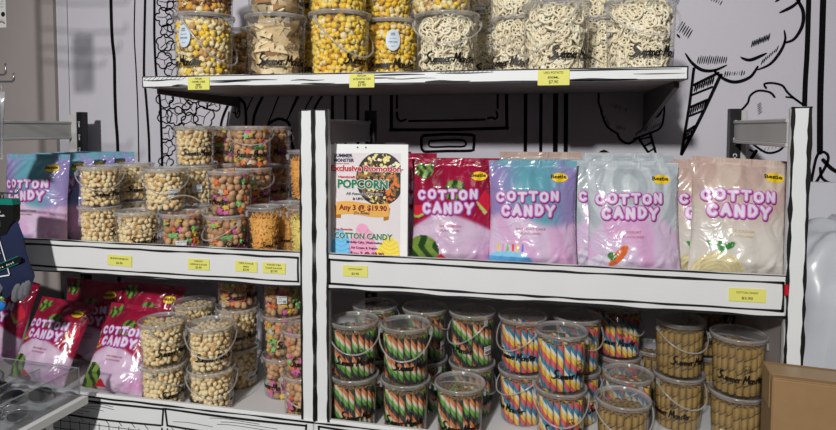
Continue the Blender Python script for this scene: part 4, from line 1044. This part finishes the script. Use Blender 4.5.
m.build('poster', ['paper', 'print_ground', 'pan_dark', 'pp_cream', 'pp_yellow', 'pp_pale', 'pp_orange', 'pp_tan', 'pp_brown', 'sw_blue', 'sw_blue2', 'sw_yellow', 'sw_yellow2', 'sw_pink', 'sw_pink2', 'rib', 'rib2', 't_navy', 't_red', 't_green', 't_wine'], pe)
m = MB(); m.bevbox(-PWD/2-.003, PWD/2+.003, .001, .003, -.012, PHT+.001, .0005, 0); m.bevbox(-PWD/2-.003, PWD/2+.003, .001, .09, -.014, -.011, .0005, 0); m.build('clear_holder', ['acrylic'], pe)
m = MB()
for x in (-.03, -.008): disc(m, x, PHT-.008, .0022, .0022, P(.0009), 0, 10)
m.build('pin', ['ink'], pe)

# ================================================================ PRICE TAGS
def price_tag(u, v, y, wpx, hpx, lines, label, rot=0.):
    p = aty(u, v, y); d = (p-CAM).dot(AX[2]); w = wpx*d/FPX/1.0; h = hpx*d/FPX; m = MB()
    m.box(-w/2, w/2, -.0008, 0, -h/2, h/2, 0); g = lambda x, z: (x, -.0012, z); n = len(lines)
    for k, (t, sc) in enumerate(lines):
        z = h/2 - h*(k+.86)/(n+.25); text(m, t, 0, z, h*.155*(1.35 if t[0] == '$' else 1), g, 1, w*sc, .015)
    o = m.build('price_tag', ['tag_yellow', 'tag_ink'], loc=(p.x, y-.0015, p.z), rot=(0, rot, 0)); tag(o, label, 'price tag', 'yellow price tags')
price_tag(199, 83.5, TY0, 24, 12.5, (('POPCORN', .32), ('CARAMEL CHEESE', .62), ('800ML', .26), ('$7.90', .3)), 'yellow price tag on the wall shelf under mixed popcorn', 0)
price_tag(362, 80.8, TY0, 26, 13.5, (('POPCORN', .35), ('SALTED KETTLE CORN', .7), ('800ML', .28), ('$7.90', .32)), 'yellow torn-cornered price tag under yellow popcorn', 0)
price_tag(553.5, 77.5, TY0, 31, 15.5, (('UFO POTATO', .62), ('800ML', .36), ('$7.90', .3)), 'yellow price tag under the potato ring buckets', 0)
price_tag(120, 260.5, 0, 28, 10.5, (('MUSHROOM BISCUIT', .74), ('$3.90', .26)), 'yellow price tag below the button biscuits', .03)
price_tag(199, 264.3, 0, 24, 10.8, (('CORN NUT', .4), ('SUPERIOR FLAVOUR', .78), ('$3.90', .28)), 'yellow price tag below the candy stars', .0)
price_tag(246.5, 266.5, 0, 24, 10.8, (('TRIPLE FLAVOUR', .68), ('MINI', .24), ('$3.90', .28)), 'yellow price tag below the cookies, first of a pair', .02)
price_tag(274.3, 268, 0, 24.5, 10.8, (('ROASTED CORN', .6), ('FLAKES FLAVOUR', .72), ('$3.90', .3)), 'yellow price tag nearest the post below orange flakes', .0)
price_tag(355.5, 271, 0, 26, 11, (('COTTON CANDY', .58), ('$3.90', .3)), 'yellow price tag below the promotion poster', .0)
price_tag(747, 295, 0, 34, 13.2, (('COTTON CANDY', .6), ('$3.90', .3)), 'yellow price tag below the ice cream bag', .0)
m = MB(); m.box(0, .009, -.001, 0, -.004, .014, 0); 

# ================================================================ LEFT: HANGING PACKS AND HOOKS
st = tag(empty('display_stand', (-1.22, -.12, 0)), 'black steel display stand with chrome hooks at the picture edge', 'display stand')
m = MB(); m.bevbox(-.012, .0, -.006, .006, .02, 2.2, .001, 0); m.bevbox(-.30, .0, -.25, .10, 0, .02, .004, 0); m.build('stand_post', ['black_steel'], st)
def hook(x1, y, z, lift=.018):
    m = MB(); m.tube([(0, y, z+.012), (x1*.5, y, z), (x1-.006, y, z-.002), (x1, y, z+.002), (x1+.001, y, z+lift)], .0028, 8, 0); m.build('hook', ['chrome'], st)
HY = -.0
pk = aty(14, 79, -.12)
hook(pk.x+1.22, 0, pk.z-.005, .022)
pk2 = aty(24, 193, -.12)
hook(pk2.x+1.22-.02, .0, pk2.z, .012)
KEY = Vector((-.15, -4.0, 2.90))
def caster(u, v, y):   # where something must hang for its shadow to fall at that spot on the wall
    p = aty(u, v, YW); t = (y-KEY.y)/(YW-KEY.y); return KEY+(p-KEY)*t
for u, v, l in ((126, 31, .03), (120, 50, .03), (104, 65, .02), (128, 2, .03), (130, 147, .03)):
    q = caster(u, v, -.10); hook(q.x+1.22, .02, q.z, l)
q0, q1 = caster(73, 36, -.10), caster(94, 92, -.10); sp_ = tag(empty('hanging_pack', (q0.x, -.10, q0.z)), 'added unseen film pack, hung to cast a pale shadow on the wall', 'package')  # unseen pack, added only to throw a rectangular shadow on the wall
m = MB(); m.bevbox(0, q1.x-q0.x, -.010, .010, q1.z-q0.z, 0, .003, 0); m.build('shadow_pouch', ['film'], sp_)
m = MB(); m.tube([(.02, 0, 0), (.02, 0, .012), (.025, 0, .016), (.03, 0, .012), (.03, 0, 0)], .0015, 6, 0); m.build('hanger', ['black_card'], sp_)
# sock pack: header card, folded socks
sx = aty(20, 200, -.125); ep = tag(empty('sock_pack', (px_x(17, -.125, 1.1), -.125, sx.z)), 'navy ankle socks on a black and teal header card, hanging from a hook', 'socks')
m = MB()
def slab(mb, pts, y0, y1, mi):
    n = len(pts); mb.add([(p[0], y0, p[1]) for p in pts]+[(p[0], y1, p[1]) for p in pts], [tuple(range(n)), tuple(range(2*n-1, n-1, -1))]+[(k, n+k, n+(k+1) % n, (k+1) % n) for k in range(n)], mi, False)
slab(m, [(-.09, 0), (.0, .0), (.002, -.012), (.0, -.055), (-.025, -.097), (-.055, -.105), (-.09, -.095)], -.012, .012, 0)
slab(m, [(-.09, .003), (.0, .003), (.003, -.013), (-.09, -.013)], -.013, .013, 1)
g = P(.0136)
m.add([g(-.066, -.035), g(-.056, -.035), g(-.052, -.025), g(-.047, -.035), g(-.038, -.035), g(-.052, -.014)], [(0, 1, 2, 5), (2, 3, 4, 5)], 2, False)
text(m, 'underneath', -.052, -.046, .006, g, 2, .052, .02); m.add([g(-.08, -.075), g(-.042, -.075), g(-.042, -.055), g(-.08, -.055)], [(0, 1, 2, 3)], 3, False)
text(m, '12345', -.06, -.068, .006, P(.0142), 4, .026, .01)
m.build('header_card', ['black_card', 'teal_print', 'paper', 'grey_board', 'ink'], ep)
def puff(mb, pts, y0, d, mi):
    """cushion-like cloth shape from an outline"""
    n = len(pts); cx = sum(p[0] for p in pts)/n; cz = sum(p[1] for p in pts)/n; vs = []; R_ = 5
    for s in (-1, 1):
        for r in range(R_+1):
            t = r/R_; 
            for p in pts: vs.append((cx+(p[0]-cx)*t, y0+s*d*sqrt(max(0, 1-t**3)), cz+(p[1]-cz)*t))
    fs = []
    for s in (0, 1):
        o = s*(R_+1)*n
        for r in range(R_):
            for k in range(n): q = (o+r*n+k, o+r*n+(k+1) % n, o+(r+1)*n+(k+1) % n, o+(r+1)*n+k); fs.append(q if s else q[::-1])
    mb.add(vs, fs, mi)
m = MB()
puff(m, [(-.09, -.05), (-.045, -.052), (-.005, -.05), (.012, -.09), (.022, -.14), (.035, -.185), (.052, -.215), (.044, -.235), (.02, -.245), (-.02, -.265), (-.05, -.285), (-.09, -.27), (-.1, -.15)], .004, .016, 0)
text(m, 'SPORT', -.062, -.16, .012, P(.020), 1, .05, .02)
for q in ([(-.05, -.09), (-.012, -.21)], [(-.012, -.21), (-.09, -.225)]): stroke(m, q, .003, P(.0165), 1)
stroke(m, [(-.1, -.212), (.02, -.165)], .020, P(.0175), 2); stroke(m, [(-.1, -.202), (.02, -.155)], .002, P(.018), 3); stroke(m, [(-.1, -.222), (.02, -.175)], .002, P(.018), 3)
for k, ch in enumerate('x Comfort Sock'):
    if ch != ' ': text(m, ch, -.092+k*.0074, -.213+k*.0074*.39, .0055, P(.0184), 1, .005, .02)
sk = m.build('socks', ['navy_sock', 'paper', 'black_card', 'teal_print'], ep)
for k, (a, b) in enumerate(((-.006, -.262), (.012, -.258), (.024, -.248))):
    m = MB(); puff(m, [(a-.01, b-.022), (a-.004, b-.030), (a+.006, b-.024), (a+.016, b+.012), (a+.016, b+.026), (a+.006, b+.026), (a-.006, b+.006)], -.006+k*.004, .010, 0); o = m.build('sock_toe', ['grey_sock'], ep); 
    if k == 0: o['label'] = 'grey sock toe'
m = MB(); puff(m, [(-.1, -.24), (-.06, -.225), (-.045, -.25), (-.07, -.29), (-.1, -.31)], -.008, .012, 0); m.build('sock_heel', ['grey_sock'], ep)
m = MB(); puff(m, [(-.11, -.305), (-.062, -.292), (-.048, -.30), (-.055, -.318), (-.10, -.335)], .0, .012, 0); o = m.build('sock_toe', ['blue_sock'], ep); o['label'] = 'bright blue sock toe'
m = MB(); m.tube([(-.052, 0, .0), (-.052, 0, .012), (-.047, 0, .018), (-.042, 0, .012), (-.042, 0, .0)], .0015, 6, 0); m.build('hanger', ['black_card'], ep)
# clear hanging pack above it
cp = aty(1, 92, -.12); e2 = tag(empty('hanging_pack', (px_x(-8, -.12, 1.4), -.12, cp.z)), 'clear film pack of dark cloth hanging under the top hook', 'package')
m = MB(); puff(m, [(-.05, .0), (.0, .004), (.048, .0), (.042, -.05), (.036, -.1), (.034, -.19), (-.05, -.19)], 0, .012, 0); m.build('film_pouch', ['film'], e2)
m = MB(); puff(m, [(-.045, -.035), (.034, -.035), (.03, -.1), (.026, -.185), (-.045, -.185)], 0, .008, 0); m.build('folded_cloth', ['navy_sock'], e2)
m = MB(); m.tube([(.028, 0, -.004), (.03, 0, .012), (.034, 0, .02), (.038, 0, .012), (.036, 0, -.004)], .0014, 6, 0); m.build('hanger', ['film'], e2)
# paper notice
n0 = aty(-2, 13, YW-.023); m = MB(); m.box(-.055, .038, -.001, 0, -.06, .065, 0); disc(m, .024, -.006, .010, .010, P(.0013), 1, 20)
for k in range(3): stroke(m, [(-.05, .05-.012*k), (.028, .048-.012*k)], .0012, P(.0013), 1)
for a in range(7): stroke(m, [(.016+.008*cos(a*.5), -.040+.008*sin(a*.5)), (.016+.017*cos(a*.5), -.040+.017*sin(a*.5))], .0014, P(.0013), 2)
stroke(m, [(.0, -.042), (.016, -.036), (.03, -.044)], .004, P(.0014), 1)
o = m.build('notice', ['paper', 'ink', 't_red'], loc=(n0.x, YW-.021, n0.z)); tag(o, 'small paper notice with a black dot on the grey wall', 'notice')

# ================================================================ LOWER LEFT TABLE, TRAY, GLASSES
TZ = .625
a0 = atz(88, 396, TZ); b0 = atz(20, 433, TZ)
dirv = (b0-a0); dirv.z = 0; dirv.normalize()
td = tag(empty('display_table', (a0.x-.3, a0.y-.3, 0)), 'white display table edge jutting out beside the bags', 'table')
m = MB(); c0 = a0; c1 = a0+dirv*.55; c3 = a0+Vector((-.50, .0, 0)); c2 = c1+Vector((-.50, 0, 0))
loc = Vector((a0.x-.3, a0.y-.3, 0))
vs = [p-loc for p in (c0, c1, c2, c3)]
m.add([(p.x, p.y, TZ) for p in vs]+[(p.x, p.y, TZ-.022) for p in vs], [(0, 3, 2, 1), (4, 5, 6, 7)]+[(k, (k+1) % 4, 4+(k+1) % 4, 4+k) for k in range(4)], 0, False)
m.build('tabletop', ['white_deck'], td)
for q in (vs[0]*.86+vs[2]*.14, vs[1]*.86+vs[3]*.14, vs[2]*.86+vs[0]*.14, vs[3]*.86+vs[1]*.14):
    m = MB(); m.bevbox(q.x-.015, q.x+.015, q.y-.015, q.y+.015, 0, TZ-.022, .003, 0); m.build('leg', ['white_panel'], td)
perp = Vector((-dirv.y, dirv.x, 0)); 
if perp.x > 0: perp = -perp
# acrylic tray: walls along the table edge
T0 = a0+dirv*.0+perp*.018+Vector((0, 0, 0)); TH = .085
tr = tag(empty('acrylic_tray', (T0.x, T0.y, TZ+.001)), 'clear acrylic tray of glasses on the white table', 'tray')
ang = atan2(dirv.y, dirv.x); tr.rotation_euler = (0, 0, ang)   # local x along the edge, local y = to one side
sgn = 1 if (Matrix.Rotation(ang, 3, 'Z') @ Vector((0, 1, 0))).dot(perp) > 0 else -1
TLN, TWD = .42, .42
def tb(x0, x1, y0, y1, z0, z1): return (x0, x1, min(y0*sgn, y1*sgn), max(y0*sgn, y1*sgn), z0, z1)
m = MB(); m.box(*tb(.01, TLN, 0, TWD, 0, .003), 0); m.build('base', ['acrylic'], tr)
for nm, bx in (('side_wall', (.01, TLN, 0, .003, .003, TH)), ('back_wall', (.01, .013, .003, TWD, .003, TH)), ('side_wall', (.01, TLN, TWD-.003, TWD, .003, TH)), ('divider', (.013, TLN, TWD*.33, TWD*.33+.002, .003, TH*.8))):
    m = MB(); m.box(*tb(*bx), 0); x0, x1, y0, y1, z0, z1 = tb(*bx); m.box(x0-.0003, x1+.0003, y0-.0003, y1+.0003, z1-.002, z1+.0003, 1)
    if nm == 'side_wall': m.box(x0-.0004, x0+.0026, y0-.0003, y1+.0003, z0, z1, 1)
    m.build(nm, ['acrylic', 'acrylic_edge'], tr)
def glasses(mb_frame, label, i, px, py, rz, tilt, lens='dark_lens', fr='black_steel'):
    w = Matrix.Translation(tr.matrix_world.translation) if False else None
    base = Vector((T0.x, T0.y, TZ+.006)) + dirv*px + perp*py
    e = tag(empty('sunglasses', base, rz), label, 'glasses', 'glasses in the acrylic tray')
    M = Matrix.Rotation(tilt, 3, 'X')
    for s in (-1, 1):
        m = MB(); n = 20; c = Vector((s*.034, 0, .024)); ring = [M @ (c+Vector((.027*cos(2*pi*k/n), -.004*cos(2*pi*k/n)**2, .022*sin(2*pi*k/n)))) for k in range(n)]
        m.add([M @ (c+Vector((0, -.006, 0)))]+ring, [(0, 1+k, 1+(k+1) % n) for k in range(n)], 0); m.add([M @ (c+Vector((0, -.004, 0)))]+ring, [(0, 1+(k+1) % n, 1+k) for k in range(n)], 0); m.build('lens', [lens], e)
    m = MB()
    for s in (-1, 1):
        c = Vector((s*.034, 0, .024)); n = 20; m.tube([M @ (c+Vector((.027*cos(2*pi*k/n), -.004*cos(2*pi*k/n)**2, .022*sin(2*pi*k/n)))) for k in range(n)], .0022, 6, 0, closed=True)
    m.tube([M @ Vector((-.009, -.002, .032)), M @ Vector((0, -.003, .036)), M @ Vector((.009, -.002, .032))], .0022, 6, 0); m.build('frame', [fr], e)
    for s in (-1, 1):
        m = MB(); m.tube([M @ Vector((s*.061, 0, .03)), M @ Vector((s*.064, .01, .031)), M @ Vector((s*.062, .08, .03)), M @ Vector((s*.058, .115, .022)), M @ Vector((s*.056, .13, .012))], .002, 6, 0); m.build('temple', [fr], e)
for i, (px, py, rz, t, ln, fr, lb) in enumerate((
    (.10, .10, .5, -.9, 'dark_lens', 'black_steel', 'black sunglasses nearest the tray corner'),
    (.17, .20, .8, -1.1, 'silver_plastic', 'silver_plastic', 'silver round-lensed glasses in the tray'),
    (.20, .07, .2, -1.2, 'dark_lens', 'silver_plastic', 'silver-framed dark glasses along the tray wall'),
    (.10, .24, 1.2, -1.0, 'dark_lens', 'black_steel', 'black sunglasses at the back of the tray'),
    (.28, .24, .6, -1.1, 'blue_plastic', 'blue_plastic', 'blue glasses lowest in the tray'),
    (.05, .33, .9, -.8, 'silver_plastic', 'black_steel', 'black-framed silver glasses behind the others'),
    (.30, .13, 1.1, -1.2, 'dark_lens', 'black_steel', 'black sunglasses nearest the camera in the tray'),
    (.16, .13, -.6, -1.2, 'silver_plastic', 'silver_plastic', 'silver glasses lying across the tray divider'))):
    glasses(None, lb, i, px, py, rz, t, ln, fr)

# ================================================================ RIGHT: CARTON, WRAPPED GOODS
bx0 = aty(765, 377, -.2); bz = bx0.z; bx0.x += .014; bx1 = atz(762, 361, bz); bx1.x += .014; BD = (bx1-bx0).length
cb = tag(empty('cardboard_box', (bx0.x, -.2, 0), -.12), 'brown cardboard carton standing in front of the shelving post', 'box')
m = MB(); m.bevbox(0, .36, 0, BD, .0, bz-.002, .003, 0); m.build('carton', ['cardboard'], cb)
m = MB(); m.bevbox(.001, .36, .001, BD*.49, bz-.003, bz, .001, 0); m.build('flap', ['cardboard'], cb)
m = MB(); m.bevbox(.001, .36, BD*.51, BD-.001, bz-.003, bz, .001, 0); m.build('flap', ['cardboard'], cb)
m = MB(); m.box(-.0008, .36, BD*.2, BD*.8, bz, bz+.0006, 0); m.box(-.0012, -.0002, BD*.2, BD*.8, bz-.07, bz+.0006, 0); m.build('tape', ['card_tape'], cb)
def crumple(name, x0, x1, y0, y1, z0, z1, seed, mt, label, cat, amp=.02, n=26):
    m = MB(); cx, cy, cz = (x0+x1)/2, (y0+y1)/2, (z0+z1)/2; hx, hy, hz = (x1-x0)/2, (y1-y0)/2, (z1-z0)/2; vs = []; nn = 40; mm = 28
    for j in range(mm+1):
        ph = -pi/2+pi*j/mm
        for i in range(nn):
            th = 2*pi*i/nn; c = lambda a, p=.55: math.copysign(abs(a)**p, a); d = Vector((c(cos(ph))*c(cos(th)), c(cos(ph))*c(sin(th)), c(sin(ph))))
            k = 1 + noise.noise(d*2.2+Vector((seed, 0, 0)))*amp/hx + abs(noise.noise(d*5+Vector((seed, 3, 0))))*amp/hx*.8
            vs.append((d.x*hx*k, d.y*hy*k, d.z*hz*(1+(k-1)*.4)))
    fs = [(j*nn+i, j*nn+(i+1) % nn, (j+1)*nn+(i+1) % nn, (j+1)*nn+i) for j in range(mm) for i in range(nn)]
    m.add(vs, fs, 0); o = m.build(name, [mt], loc=(cx, cy, cz)); return tag(o, label, cat)
crumple('wrapped_bundle', 1.27, 1.62, .22, .50, .42, 1.13, 2., 'white_bag', 'shiny white plastic-wrapped bundle behind the end post', 'bundle', .03)
m = MB(); m.bevbox(1.24, 1.9, .50, .53, .02, 1.24, .002, 0); o = m.build('foam_panel', ['foam_board']); tag(o, 'pale grey panel leaning on the wall beyond the end post', 'panel')
crumple('wrapped_bundle', 1.25, 1.60, .16, .46, .0, .40, 5., 'white_bag', 'white plastic-wrapped bundle low down behind the carton', 'bundle', .03)

# ================================================================ LIGHT AND CAMERA
def light(kind, name, loc, target, energy, size=.1, col=(1, 1, 1), spot=None, blend=.3):
    l = bpy.data.lights.new(name, kind); l.energy = energy; l.color = col
    if kind == 'AREA': l.shape = 'DISK'; l.size = size
    else: l.shadow_soft_size = size
    if spot: l.spot_size = spot; l.spot_blend = blend
    o = bpy.data.objects.new(name, l); COL.objects.link(o); o.location = loc
    o.rotation_euler = (Vector(target)-Vector(loc)).to_track_quat('-Z', 'Y').to_euler(); return o
light('SPOT', 'track_spot', KEY, (.05, .2, 1.35), 690, .11, (1, .985, .96), 1.05, .8)
light('AREA', 'overhead_fill', (.4, -1.6, 3.0), (.4, -.4, 0), 8, 1.4, (1, .97, .96))  # added soft ambient fill from above, not an actual fixture
w = bpy.data.worlds.new('shop_air'); SC.world = w; w.use_nodes = True
w.node_tree.nodes['Background'].inputs[0].default_value = (.9, .92, 1, 1); w.node_tree.nodes['Background'].inputs[1].default_value = .035
cam = bpy.data.cameras.new('camera'); cam.sensor_width = 36; cam.sensor_fit = 'HORIZONTAL'; cam.lens = FPX/836*36
cam.shift_x = 0; cam.shift_y = -(215-PY)/836; cam.clip_start = .01
co = bpy.data.objects.new('camera', cam); COL.objects.link(co)
R = Matrix((AX[0], -AX[1], -AX[2])).transposed(); co.matrix_world = Matrix.Translation(CAM) @ R.to_4x4(); SC.camera = co
SC.view_settings.view_transform = 'Standard'; SC.view_settings.look = 'None'; SC.view_settings.exposure = 0; SC.view_settings.gamma = 1; SC.view_settings.use_curve_mapping = False
SC.cycles.transparent_max_bounces = 32; SC.cycles.max_bounces = 8; SC.cycles.diffuse_bounces = 3
print('buckets', NB, 'objects', len(SC.objects))
